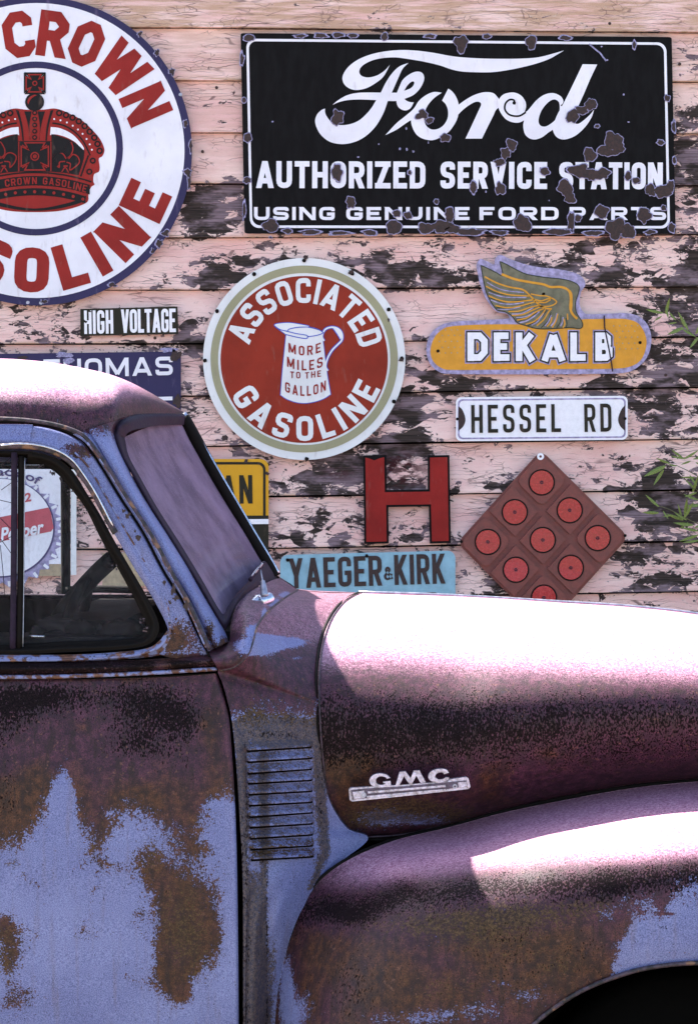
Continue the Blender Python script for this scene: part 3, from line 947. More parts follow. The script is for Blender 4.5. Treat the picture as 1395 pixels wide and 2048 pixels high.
# ------------------------------------------------------------------ script-logo service station sign
def ford_sign():
    S = sign('service_station_sign', 914, 466, 'wide black enamel service station sign with white script logo and rust chips')
    q = [(481, 66), (1342, 74), (1350, 468), (489, 467)]
    def B(u, v):   # u, v in 0..1 over the sheet
        x = (q[0][0] * (1 - u) + q[1][0] * u) * (1 - v) + (q[3][0] * (1 - u) + q[2][0] * u) * v
        y = (q[0][1] * (1 - u) + q[1][1] * u) * (1 - v) + (q[3][1] * (1 - u) + q[2][1] * u) * v
        return (x, y)
    # slightly dished sheet with a turned edge
    rr = rrect(0, 0, 1, 1, .008, 3)
    Flat().poly([B(u, v) for u, v in rr], SY, .005).build('sign_face', M['black'], S)
    def ring(i, w, r):
        o = [(481 + 0, 0)]
        a = rrect(i, i, 861 - i, 394 - i, r, 8); b = rrect(i + w, i + w, 861 - i - w, 394 - i - w, r - w * .6, 8)
        return [[B(x / 861, y / 394) for x, y in a], [B(x / 861, y / 394) for x, y in b]]
    Flat().poly(ring(11, 5, 18), L1).build('border_line', M['white'], S)
    f = Flat()
    z1 = lambda l: smc([(620 + p[0] / 4.65, 80 + p[1] / 4.65) + tuple(p[2:]) for p in l], 5)
    z2 = lambda l: smc([(900 + p[0] / 4.65, 80 + p[1] / 4.65) + tuple(p[2:]) for p in l], 5)
    def o2(l): return [(p[0] + 1302, p[1]) + tuple(p[2:]) for p in l]
    f.poly(z1([(740, 232, 1), (690, 285), (620, 330), (540, 348), (480, 335), (456, 300), (470, 255), (520, 215), (600, 182), (700, 165), (800, 162), (900, 175), (1050, 200), (1200, 235)] + o2([(0, 270), (100, 292), (250, 300), (400, 298), (560, 275), (700, 245), (820, 212), (930, 170), (1055, 97, 1), (960, 125), (820, 160), (680, 172), (500, 175), (300, 172), (120, 162), (0, 148)]) + [(1150, 120), (1000, 100), (850, 93), (700, 105), (560, 135), (440, 185), (350, 255), (302, 335), (310, 400), (360, 448), (430, 465), (520, 448), (600, 405), (680, 340)]), L1)
    f.poly(z1([(912, 213, 1), (858, 268), (815, 360), (755, 495), (720, 570), (680, 680), (610, 800), (520, 890), (420, 945), (300, 968), (180, 945), (90, 870), (47, 770), (60, 700), (100, 655), (137, 637, 1), (140, 680), (160, 720), (200, 765), (270, 790), (360, 785), (450, 750), (520, 690), (570, 630), (610, 565), (655, 490), (700, 400), (760, 310), (830, 245)]), L1)
    e = z1([(208, 603, 1), (260, 580), (340, 560), (450, 553), (600, 558), (720, 566), (800, 566), (880, 545), (960, 510), (1020, 450), (1055, 380), (1055, 330), (1030, 300), (980, 295), (920, 320), (860, 370), (830, 430), (805, 490, 1), (700, 490), (560, 488), (440, 492), (340, 515), (260, 560)])
    eh = z1([(872, 473, 1), (900, 425), (940, 388), (965, 390), (960, 420), (930, 450)])
    f.poly([e, eh], L1 - .0001)
    f.poly(z1([(800, 550, 1), (805, 595), (830, 635), (880, 655), (930, 635), (962, 580, 1), (930, 578), (895, 565), (868, 540, 1)]), L1 - .0002)
    f.poly(z1([(1222, 490, 1), (1150, 483), (1080, 510), (1010, 565), (960, 640), (880, 710), (800, 775), (698, 885, 1), (800, 835), (880, 780), (935, 745, 1), (945, 800), (980, 870), (1040, 915), (1130, 932), (1210, 905), (1290, 850), (1350, 765), (1376, 690), (1378, 600), (1355, 530), (1320, 480), (1282, 452, 1), (1225, 562, 1), (1260, 600), (1280, 660), (1275, 730), (1240, 790), (1190, 825), (1130, 832), (1080, 800), (1058, 740), (1062, 680), (1090, 610), (1150, 540)]), L1)
    f.poly(z2([(72, 605, 1), (150, 550), (230, 508), (320, 485), (400, 495), (448, 545, 1), (455, 620, 1), (420, 655), (400, 700), (350, 800), (293, 917, 1), (140, 917, 1), (200, 790), (260, 660), (285, 600), (265, 575), (220, 580), (160, 615), (110, 655), (66, 700, 1)]), L1 - .0001)
    f.poly(z2([(438, 570, 1), (480, 515), (535, 492), (600, 490), (660, 520), (697, 575), (702, 625), (692, 672), (740, 640, 1), (705, 735, 1), (640, 767), (580, 765), (520, 740), (475, 690), (446, 630)]), L1 - .0003)
    f.poly([z2([(690, 690, 1), (740, 630), (800, 560), (870, 510), (950, 493), (1020, 520), (1047, 560), (1042, 590), (1022, 607, 1), (1060, 640, 1), (1000, 780), (955, 830), (910, 860), (850, 905), (785, 925), (730, 912), (690, 870), (676, 800), (684, 745)]),
            z2([(1010, 585), (970, 553), (920, 570), (870, 620), (835, 680), (818, 750), (835, 795), (880, 805), (930, 780), (980, 735), (1012, 670)])], L1 - .0004)
    f.poly(z2([(1228, 225, 1), (1363, 228, 1), (1300, 360), (1240, 500), (1190, 610), (1145, 710), (1150, 765), (1185, 780), (1240, 745), (1300, 690), (1335, 645, 1), (1310, 720), (1250, 810), (1160, 890), (1060, 925), (990, 905), (955, 850), (955, 800), (990, 700), (1060, 570), (1130, 430)]), L1 - .0005)
    f.build('script_logo', M['white'], S)
    g = Flat()
    g.stroke([(900 + x / 4.65, 80 + y / 4.65) for x, y in crom([(596, 600), (590, 560), (548, 556), (512, 590), (505, 640), (530, 682), (575, 704), (640, 706), (700, 672)], 4)], 3.6, L2)
    g.disc(900 + 592 / 4.65, 80 + 585 / 4.65, 3.4, L2)
    g.build('logo_line', M['black'], S)
    f = Flat()
    line_text(f, 'AUTHORIZED', L1, 512, 376, 850, 377, 54, w=.60, sw=.20, gap=.10, r=.22)
    f.build('lettering', M['white'], S)
    f = Flat(); line_text(f, 'SERVICE', L1, 880, 377, 1093, 378, 54, w=.54, sw=.20, gap=.10, r=.22); f.build('lettering', M['white'], S)
    f = Flat(); line_text(f, 'STATION', L1, 1117, 378, 1324, 379, 54, w=.54, sw=.20, gap=.08, r=.22); f.build('lettering', M['white'], S)
    for s_, x0, x1 in (('USING', 508, 669), ('GENUINE', 692, 938), ('FORD', 958, 1116), ('PARTS', 1138, 1331)):
        f = Flat(); line_text(f, s_, L1, x0, 440, x1, 440, 26, w=1.05, sw=.24, gap=.24, r=.28); f.build('lettering', M['white'], S)
    C = [(675, 235, 13, 17), (842, 230, 13, 11), (858, 241, 10, 8), (890, 276, 11, 10), (674, 345, 11, 19), (819, 345, 5, 6), (702, 404, 11, 13), (872, 403, 6, 6), (793, 427, 10, 8), (815, 431, 10, 8), (541, 452, 18, 15), (786, 455, 19, 15), (852, 456, 16, 12), (880, 452, 22, 13), (898, 430, 12, 16),
         (921, 86, 15, 17), (1060, 84, 12, 14), (1267, 90, 5, 11), (1333, 196, 7, 8), (1145, 233, 13, 14), (1163, 220, 14, 10), (1180, 208, 14, 14), (1193, 252, 6, 5), (1022, 288, 12, 13), (1010, 306, 12, 14), (997, 324, 13, 9), (1178, 308, 13, 15), (1225, 281, 18, 19), (1209, 302, 17, 14), (1235, 297, 15, 13),
         (1088, 343, 10, 9), (1160, 343, 28, 14), (1182, 350, 14, 12), (1202, 348, 17, 13), (1131, 377, 16, 17), (1138, 395, 13, 13), (999, 377, 11, 14), (946, 374, 8, 14), (1255, 352, 8, 10), (1271, 361, 9, 8), (1299, 381, 12, 14), (1325, 384, 18, 15), (1340, 372, 9, 12), (1320, 285, 10, 6), (1202, 423, 13, 13), (1287, 432, 14, 15),
         (1141, 441, 8, 22), (1155, 437, 8, 8), (1045, 448, 17, 19), (1232, 458, 20, 20), (1255, 462, 18, 16), (1115, 464, 26, 8), (940, 463, 30, 8), (906, 458, 16, 10), (1326, 416, 7, 7), (495, 275, 9, 10), (488, 200, 6, 7), (494, 360, 9, 8), (484, 120, 5, 16), (488, 420, 5, 22), (600, 72, 14, 5), (640, 71, 16, 6), (675, 70, 14, 6), (705, 71, 12, 6), (768, 74, 8, 9), (860, 72, 14, 5), (973, 73, 10, 6), (1130, 76, 14, 6),
         (498, 76, 12, 8), (1346, 255, 5, 14), (1347, 320, 5, 10), (620, 464, 22, 6), (680, 466, 26, 5), (575, 462, 14, 6), (740, 465, 18, 6), (1000, 465, 20, 6), (1180, 466, 18, 6), (1190, 466, 16, 6), (1300, 464, 14, 6), (1342, 455, 8, 12), (541, 40 + 435, 4, 3)]
    for i, (x, y, rx, ry) in enumerate(C):
        am = .34 if max(rx, ry) > 12 else .24
        g = Flat(); g.poly(rag(x, y, rx, ry, i * 1.3 + .7, 30, am, 1.5), SY - .0040 - .00005 * (i % 5), .0006); g.build('enamel_chip', M['halo'], S)
        k = max(.6, 1 - 1.7 / min(rx, ry))
        g = Flat(); g.poly(rag(x, y, rx * k, ry * k, i * 1.3 + .7, 30, am, 1.5), SY - .0052 - .00005 * (i % 5), .0006); g.build('enamel_chip', M['chip'], S)
    g = Flat(True)
    rg = random.Random(5)
    for (x, y) in [(799, 298), (812, 257), (813, 299), (757, 288), (826, 303), (716, 314), (1202, 93), (1246, 189), (1097, 401), (971, 383), (545, 243), (1213, 120), (1256, 244), (856, 285)]:
        g.poly(rag(x, y, rg.uniform(1.2, 2.6), rg.uniform(1.2, 3), x, 8, .3), L2)
    g.stroke([(1177, 88), (1190, 99), (1199, 106), (1211, 122)], 3, L2)
    g.build('enamel_fleck', M['halo'], S)
ford_sign()

# ------------------------------------------------------------------ round sign with jug
def jug_sign():
    cx, cy = 608, 718
    S = sign('round_gasoline_sign', cx, 920, 'round red gasoline sign with olive ring and a white jug at its centre')
    Flat().disc(cx, cy, 202, SY, th=.004, n=120).build('rim', M['cream'], S)
    Flat().disc(cx, cy, 187, L1, n=110, rin=172).build('olive_ring', M['olive'], S)
    Flat().disc(cx, cy + 1, 167, L1, n=110).build('sign_face', M['orangered'], S)
    f = Flat(); arc_text(f, 'ASSOCIATED', L2, cx, cy, 112, 50, -74, 78, w=.66, sw=.20, gap=.20, r=.2, n=3); f.build('lettering', M['cream'], S)
    f = Flat(); arc_text(f, 'GASOLINE', L2, cx, cy, 114, 50, 244, 111, inside=True, w=.66, sw=.20, gap=.22, r=.2, n=3); f.build('lettering', M['cream'], S)
    Z = lambda l, n=5: smc([(540 + p[0] / 8.72, 620 + p[1] / 8.72) + tuple(p[2:]) for p in l], n)
    Zo = lambda l: [(540 + p[0] / 8.72, 620 + p[1] / 8.72) for p in l]
    body = [(268, 425, 1), (240, 700), (205, 1050), (170, 1485, 1), (280, 1560), (450, 1620), (620, 1635), (800, 1605), (950, 1550), (1065, 1475, 1), (1010, 1150), (970, 850), (930, 530), (905, 420, 1), (918, 385), (860, 345), (740, 310), (675, 297, 1), (680, 272), (560, 245), (330, 212), (120, 228), (66, 262), (100, 310), (250, 420)]
    blue, wh, st = Flat(True), Flat(True), Flat(True)
    b = Z(body)
    blue.poly(b, L2)
    c = np.mean(np.array(b), 0)
    # white inset by 1.4 px
    P = np.array(b); n_ = len(P)
    T_ = np.roll(P, -1, 0) - np.roll(P, 1, 0); T_ /= np.linalg.norm(T_, axis=1)[:, None] + 1e-9
    Nn = np.stack([-T_[:, 1], T_[:, 0]], 1) * (1 if area(b) > 0 else -1)
    wh.poly([tuple(p) for p in P + Nn * 1.5], L3)
    w = 1.7
    for l in ([(75, 275), (170, 340), (300, 372), (450, 410), (630, 440), (652, 465), (640, 495), (560, 492), (400, 460), (265, 425)],
              [(300, 368), (330, 335), (430, 310), (560, 298), (680, 300), (800, 325), (915, 380), (905, 410), (800, 445), (650, 468)]):
        st.stroke(Zo(crom(l, 5)), w, L4)
    hl = crom([(940, 540), (905, 470), (925, 385), (980, 325), (1070, 300), (1160, 315), (1230, 370), (1258, 450), (1245, 530), (1180, 600), (1090, 690), (1020, 800), (975, 920), (970, 1000), (1005, 1060)], 5)
    blue.stroke(Zo(hl), 6.4, L2 - .0003); wh.stroke(Zo(hl), 3.2, L3 - .0003)
    wh.poly(Z([(1090, 315, 1), (1150, 318), (1225, 375), (1250, 450), (1225, 520, 1), (1170, 430)]), L3 - .0004)
    st.stroke(Zo([(1090, 320), (1170, 430), (1222, 520)]), w, L4)
    blue.build('jug_outline', M['blueink'], S); wh.build('jug', M['cream'], S); st.build('jug_line', M['blueink'], S)
    for s_, x0, y0, x1, y1, h, sg in (('MORE', 320, 735, 880, 730, 165, 60), ('MILES', 295, 985, 915, 985, 175, 70), ('TO', 350, 1185, 525, 1195, 115, 0), ('THE', 610, 1200, 885, 1160, 110, 0), ('GALLON', 262, 1420, 970, 1400, 175, 90)):
        f = Flat()
        tot = tw(s_, .58, .16, .30)
        def T(x, y, c_):
            t = x / tot
            return (540 + (x0 + (x1 - x0) * t) / 8.72, 620 + (y0 + (y1 - y0) * t + sg * (1 - (2 * t - 1) ** 2) - y * h) / 8.72)
        text(f, s_, L4, T, .58, .16, .30, .18, 3)
        f.build('jug_lettering', M['red'], S)
    holes(S, [(608, 521), (508, 548), (704, 547), (434, 622), (777, 619), (410, 721), (803, 717), (787, 803), (613, 918)], 4.2)
    for i, (x, y, rx, ry) in enumerate([(702, 543, 7, 4), (777, 640, 2, 4), (450, 876, 7, 5), (752, 868, 6, 5), (797, 800, 4, 5), (611, 515, 6, 4), (802, 720, 6, 3)]):
        g = Flat(); g.poly(rag(x, y, rx, ry, i + 9.1, 14, .5), L4, .0008); g.build('enamel_chip', M['chip'], S)
jug_sign()

# ------------------------------------------------------------------ winged seed sign
def wing_sign():
    S = sign('winged_seed_sign', 1080, 745, 'orange lozenge sign crossed by a grey green feathered wing with white block letters')
    z = lambda l, n=5: smc([(840 + p[0] / 2.5135, 490 + p[1] / 2.5135) + tuple(p[2:]) for p in l], n)
    w = lambda l, n=5: smc([(940 + p[0] / 5.8125, 500 + p[1] / 5.8125) + tuple(p[2:]) for p in l], n)
    wo = lambda l: [(940 + p[0] / 5.8125, 500 + p[1] / 5.8125) for p in l]
    out = [(435, 370), (300, 378), (170, 385), (100, 405), (50, 450), (30, 520), (45, 590), (90, 635), (150, 648), (350, 650), (600, 650), (850, 648), (1020, 643), (1090, 615), (1140, 560), (1160, 480), (1145, 410), (1100, 360), (1030, 342), (950, 345), (850, 348), (822, 340), (800, 300), (805, 240), (828, 200), (815, 165), (770, 138), (680, 120), (600, 112), (520, 95), (450, 70), (400, 50), (375, 70), (370, 98), (330, 80), (300, 70), (282, 100), (290, 150), (298, 190), (320, 250), (350, 300), (385, 335), (430, 345), (445, 360)]
    Flat().poly(z(out), SY, .004).build('sign_edge', M['silver'], S)
    org = [(160, 408), (110, 425), (70, 465), (50, 530), (65, 585), (110, 620), (170, 628), (400, 626), (700, 624), (960, 622), (1050, 612), (1105, 580), (1132, 520), (1132, 460), (1100, 400), (1050, 375), (980, 370), (880, 372), (800, 375), (600, 400), (450, 398), (300, 400)]
    Flat().poly(z(org), L1).build('sign_face', M['ochre'], S)
    wing = [(120, 175, 1), (200, 210), (300, 260), (372, 290), (340, 130, 1), (420, 165), (520, 220), (640, 275), (760, 300), (900, 320), (1050, 335), (1180, 365), (1260, 420), (1255, 500), (1225, 600), (1230, 720), (1290, 820), (1305, 880), (1270, 915), (1150, 905), (1000, 915), (850, 920), (740, 910), (640, 880), (540, 845), (480, 770), (400, 720), (310, 700), (240, 610), (185, 500), (160, 400), (140, 300)]
    dk, wi, gd, lv = Flat(True), Flat(), Flat(True), Flat(True)
    wo_ = w(wing)
    P = np.array(wo_); T_ = np.roll(P, -1, 0) - np.roll(P, 1, 0); T_ /= np.linalg.norm(T_, axis=1)[:, None] + 1e-9
    Nn = np.stack([-T_[:, 1], T_[:, 0]], 1) * (1 if area(wo_) > 0 else -1)
    dk.poly([tuple(p) for p in P - Nn * .6], L2)
    wi.poly([tuple(p) for p in P + Nn * 1.4], L3)
    def st(fl, l, wd, Y=L4): fl.stroke(wo(crom(l, 5)), wd, Y)
    st(gd, [(360, 280), (520, 340), (700, 375), (850, 400), (930, 430), (1050, 430), (1140, 470), (1165, 560), (1160, 680), (1190, 750), (1240, 800)], 4.6)
    st(gd, [(1100, 440), (1165, 500), (1172, 620), (1168, 690)], 4.4, L4 - .0002)
    st(gd, [(165, 310), (300, 380), (450, 430), (610, 462), (700, 540), (790, 630), (870, 675), (945, 685)], 3.2)
    for l in ([(180, 420), (300, 480), (450, 520), (680, 535)], [(210, 530), (330, 580), (480, 605), (720, 580)], [(290, 645), (420, 670), (560, 655), (760, 600)], [(440, 715), (560, 710), (680, 670), (800, 640)],
              [(480, 760), (600, 750), (720, 700), (830, 650)], [(540, 815), (650, 790), (760, 720), (850, 680)], [(640, 865), (740, 830), (820, 760), (870, 690)], [(770, 880), (850, 810), (900, 730), (930, 690)], [(890, 890), (930, 840), (945, 780)], [(950, 900), (990, 830), (1015, 740)], [(1075, 905), (1095, 860), (1085, 800)], [(1130, 810), (1125, 740)],
              [(700, 510), (800, 530), (900, 540), (1000, 600), (930, 650), (800, 655)], [(730, 570), (820, 590), (890, 570), (940, 560)], [(780, 605), (870, 610), (930, 575)]):
        st(gd, l, 2.5, L4)
    for l in ([(195, 375), (280, 425), (400, 470), (620, 495)], [(210, 490), (320, 530), (450, 552), (650, 550)], [(235, 580), (350, 620), (480, 630), (620, 610)], [(310, 690), (450, 690), (580, 660)], [(480, 745), (600, 735), (730, 670)], [(530, 785), (640, 775), (740, 725)]):
        st(lv, l, 2.0, L4 + .0002)
    for l in ([(570, 845), (650, 825), (740, 770), (800, 715)], [(710, 875), (780, 830), (850, 730)], [(865, 885), (905, 830), (940, 755)], [(935, 885), (980, 820), (1003, 735)], [(1045, 885), (1072, 830), (1075, 780)]):
        st(lv, l, 2.4, L4 + .0002)
    for l in ([(200, 455), (330, 510), (600, 530)], [(230, 560), (400, 600), (650, 580)], [(300, 670), (480, 668), (700, 630)], [(560, 830), (720, 760), (830, 680)], [(660, 885), (800, 800), (890, 700)], [(820, 905), (900, 820), (935, 720)], [(1000, 905), (1040, 840), (1050, 760)], [(1110, 900), (1120, 860), (1110, 790)]):
        st(dk, l, 1.6, L4 + .0004)
    dk.build('wing_outline', M['wingdark'], S); wi.build('wing', M['wing'], S); gd.build('wing_feather_line', M['ochre'], S); lv.build('wing_highlight_line', M['silver'], S)
    # letters DEKALB: dark outline and white inside
    for wd, mt, Y, nm in ((.42, 'silver', L2, 'letter_border'), (.34, 'darkolive', L2 - .0008, 'letter_outline'), (.235, 'gwhite', L2 - .0020, 'lettering')):
        f = Flat()
        xs = {'D': (934, 970), 'E': (989, 1015), 'K': (1032, 1064), 'A': (1088, 1128), 'L': (1152, 1176), 'B': (1198, 1218)}
        h = 56
        y1 = 720; y0 = y1 - h + 6
        grow = (wd - .235) * h * .5
        def seg(x0_, y0_, x1_, y1_, k=0):
            l = math.hypot(x1_ - x0_, y1_ - y0_); ux, uy = (x1_ - x0_) / l, (y1_ - y0_) / l
            f.stroke([(x0_ - ux * grow, y0_ - uy * grow), (x1_ + ux * grow, y1_ + uy * grow)], wd * h, Y - .00012 * k)
        T_, B_, M_ = 671.5, 715, 693
        t5, b5 = 665, 722
        sw_ = wd * h
        def ringp(l, k): f.poly(strokeloops(l, sw_, True), Y - .00012 * k)
        f.mark(); ringp([(940.5, T_), (958, T_), (968, 682), (968, 704), (958, B_), (940.5, B_)], 0); seg(940.5, t5, 940.5, b5, 1); f.mark()
        seg(993, t5, 993, b5, 0); seg(993, T_, 1016, T_, 1); seg(993, B_, 1018, B_, 2); seg(993, M_, 1013, M_, 3)
        f.mark(); seg(1037, t5, 1037, b5, 0); seg(1040, 696, 1062, 668, 1); seg(1046, 692, 1064, 722, 2)
        f.mark(); seg(1105, t5 + 5, 1088, b5, 0); seg(1106, t5 + 5, 1124, b5, 1); seg(1094, 708, 1118, 708, 2)
        f.mark(); seg(1146, t5, 1146, b5, 0); seg(1146, B_, 1170, B_, 1)
        f.mark(); seg(1196, t5, 1196, b5, 0); ringp([(1196, T_), (1209, T_), (1214, 676), (1214, 688), (1209, M_), (1196, M_)], 1); ringp([(1196, M_), (1211, M_), (1217, 699), (1217, 710), (1211, B_), (1196, B_)], 2)
        f.build(nm, M[mt], S)
    g = Flat()
    g.stroke([(1207, 631), (1208, 655), (1213, 680), (1218, 705), (1222, 728), (1224, 743)], 2.6, L4 - .001)
    g.build('crack', M['rubberp'], S)
    d = Flat()
    for j, y in enumerate((656, 667, 679, 691, 702)):
        for i in range(36):
            x = 878 + i * 12 + (j % 2) * 6
            if 925 < x < 1222 or x > 1278: continue
            d.disc(x, y + (x - 878) * -.012 + (4 if x < 950 else 0), 1.5, L2, n=7)
    tag(d.build('kernel_dots', M['creamstrip'], S), kind='stuff')
    holes(S, [(875, 702), (1279, 685), (1086, 588)], 3.2)
wing_sign()

# ------------------------------------------------------------------ road sign
def road_sign():
    S = sign('street_name_sign', 1082, 881, 'white embossed street name plate with black letters below the winged sign')
    Flat().poly(rrect(911, 793, 1254, 881, 11, 6, 1.5, -1.5), SY, .003).build('plate', M['gwhite'], S)
    f = Flat(); f.poly([rrect(915, 797, 1250, 877, 9, 6, 1.5, -1.5), rrect(918, 800, 1247, 874, 8, 6, 1.5, -1.5)], L1 + .0004); f.build('border_groove', M['silver'], S)
    f = Flat(True)
    f.poly(smc([(916, 812, 1), (924, 820), (930, 838), (926, 852), (916, 862, 1)], 5), L1)
    f.poly(smc([(1249, 810, 1), (1241, 820), (1235, 838), (1239, 852), (1249, 862, 1)], 5), L1)
    f.build('end_mark', M['chip'], S)
    f = Flat(); line_text(f, 'HESSEL', L2, 942, 866, 1121, 864, 56, w=.45, sw=.135, gap=.20, r=.2); f.build('lettering', M['darkolive'], S)
    f = Flat(); line_text(f, 'RD', L2, 1168, 864, 1222, 863, 56, w=.45, sw=.135, gap=.20, r=.2); f.build('lettering', M['darkolive'], S)
    holes(S, [(914, 838), (1249, 837)], 3)
road_sign()

# ------------------------------------------------------------------ small dark sign, navy name board, yellow sign, bottle-cap sign
def voltage():
    S = sign('high_voltage_sign', 258, 672, 'small black warning strip with chipped white capitals above the navy sign')
    Flat().poly([(161, 618), (355, 613), (357, 668), (161, 672)], SY, .003).build('plate', M['darkolive'], S)
    f = Flat(); line_text(f, 'HIGH', L1, 169, 668, 227, 667, 47, w=.40, sw=.15, gap=.07, r=.16); f.build('lettering', M['gwhite'], S)
    f = Flat(); line_text(f, 'VOLTAGE', L1, 243, 666, 352, 664, 47, w=.40, sw=.15, gap=.04, r=.16); f.build('lettering', M['gwhite'], S)
    for i, (x, y, rx, ry) in enumerate([(170, 643, 4, 3), (166, 655, 2, 6), (178, 622, 4, 3), (350, 655, 3, 2)]):
        g = Flat(); g.poly(rag(x, y, rx, ry, i + 2.1, 14, .5), L2, .0008); g.build('paint_chip', M['darkolive'], S)
voltage()

def thomas():
    S = sign('navy_name_sign', 180, 930, 'chipped navy enamel name board with white serif capitals, mostly hidden by the cab roof')
    Flat().poly([(-330, 712), (354, 703), (362, 712), (362, 928), (-330, 932)], SY, .004).build('sign_face', M['navy'], S)
    f = Flat()
    line_text(f, 'THOMAS', L1, 88, 756, 346, 750, 37, w=.95, sw=.20, gap=.20, r=.3)
    # serifs
    for (x, y) in ((135, 754), (100, 722), (120, 722), (282, 751), (316, 751)):
        pass
    f.build('lettering', M['white'], S)
    f = Flat(); line_text(f, 'N', L1, 18, 760, 52, 757, 37, w=.95, sw=.20, gap=.20, r=.3); f.build('lettering', M['white'], S)
    f = Flat(); line_text(f, 'E', L1, 310, 831, 346, 830, 37, w=.95, sw=.20, gap=.2, r=.3); f.build('lettering', M['white'], S)
    for i, (x, y, rx, ry) in enumerate([(352, 712, 10, 12), (128, 709, 16, 5), (355, 803, 9, 14), (140, 722, 10, 8), (45, 716, 12, 5), (340, 700, 18, 5)]):
        g = Flat(); g.poly(rag(x, y, rx, ry, i + 5.1, 18, .5), L2, .0008); g.build('enamel_chip', M['halo' if i % 2 else 'chip'], S)
thomas()

def yellow():
    S = sign('yellow_road_sign', 440, 1110, 'yellow rounded road sign with black border and capitals, partly hidden behind the windshield')
    Flat().poly(rrect(300, 918, 537, 1112, 16), SY, .003).build('plate', M['yellow'], S)
    Flat().poly([rrect(156, 923, 531, 1200, 16), rrect(160, 927, 527, 1196, 13)] if 0 else [rrect(306, 924, 531, 1110, 15), rrect(311, 929, 526, 1106, 11)], L1).build('border_line', M['darkolive'], S)
    Flat().poly([(300.5, 1033), (536.5, 1031), (536.5, 1038), (300.5, 1040)], L2).build('lower_line', M['darkolive'], S)
    Flat().poly([(300.5, 1040), (537, 1038), (537, 1048), (300.5, 1050)], L2).build('white_line', M['gwhite'], S)
    Flat().poly([(300.5, 1050), (537, 1048), (537, 1112), (300.5, 1112)], L2).build('black_field', M['darkolive'], S)
    f = Flat(); line_text(f, 'AN', L1, 444, 1008, 505, 1007, 57, w=.46, sw=.15, gap=.14, r=.2); f.build('lettering', M['darkolive'], S)
    for i, (x, y) in enumerate([(492, 922), (534, 947)]):
        g = Flat(); g.poly(rag(x, y, 4, 4, i + 1.1, 10, .4), L2, .001); g.build('rust_spot', M['chip'], S)
yellow()

def buff():
    S = sign('buff_sign', 255, 1170, 'plain buff metal sheet on the wall, glimpsed through the front of the cab window')
    Flat().poly(rrect(205, 1106, 296, 1172, 3), SY, .003).build('plate', M['creamstrip'], S)
buff()

def builtin_text(body, T, mat, parent, name, embolden=0.02):
    cu = bpy.data.curves.new(name, 'FONT')
    cu.body = body
    cu.offset = embolden
    cu.resolution_u = 3
    to = bpy.data.objects.new(name, cu)
    col.objects.link(to)
    dg = bpy.context.evaluated_depsgraph_get()
    me = bpy.data.meshes.new_from_object(to.evaluated_get(dg))
    vs = [T(v.co.x, v.co.y) for v in me.vertices]
    fs = [tuple(p.vertices) for p in me.polygons]
    bpy.data.objects.remove(to); bpy.data.curves.remove(cu); bpy.data.meshes.remove(me)
    return mesh(name, vs, fs, mat, parent)

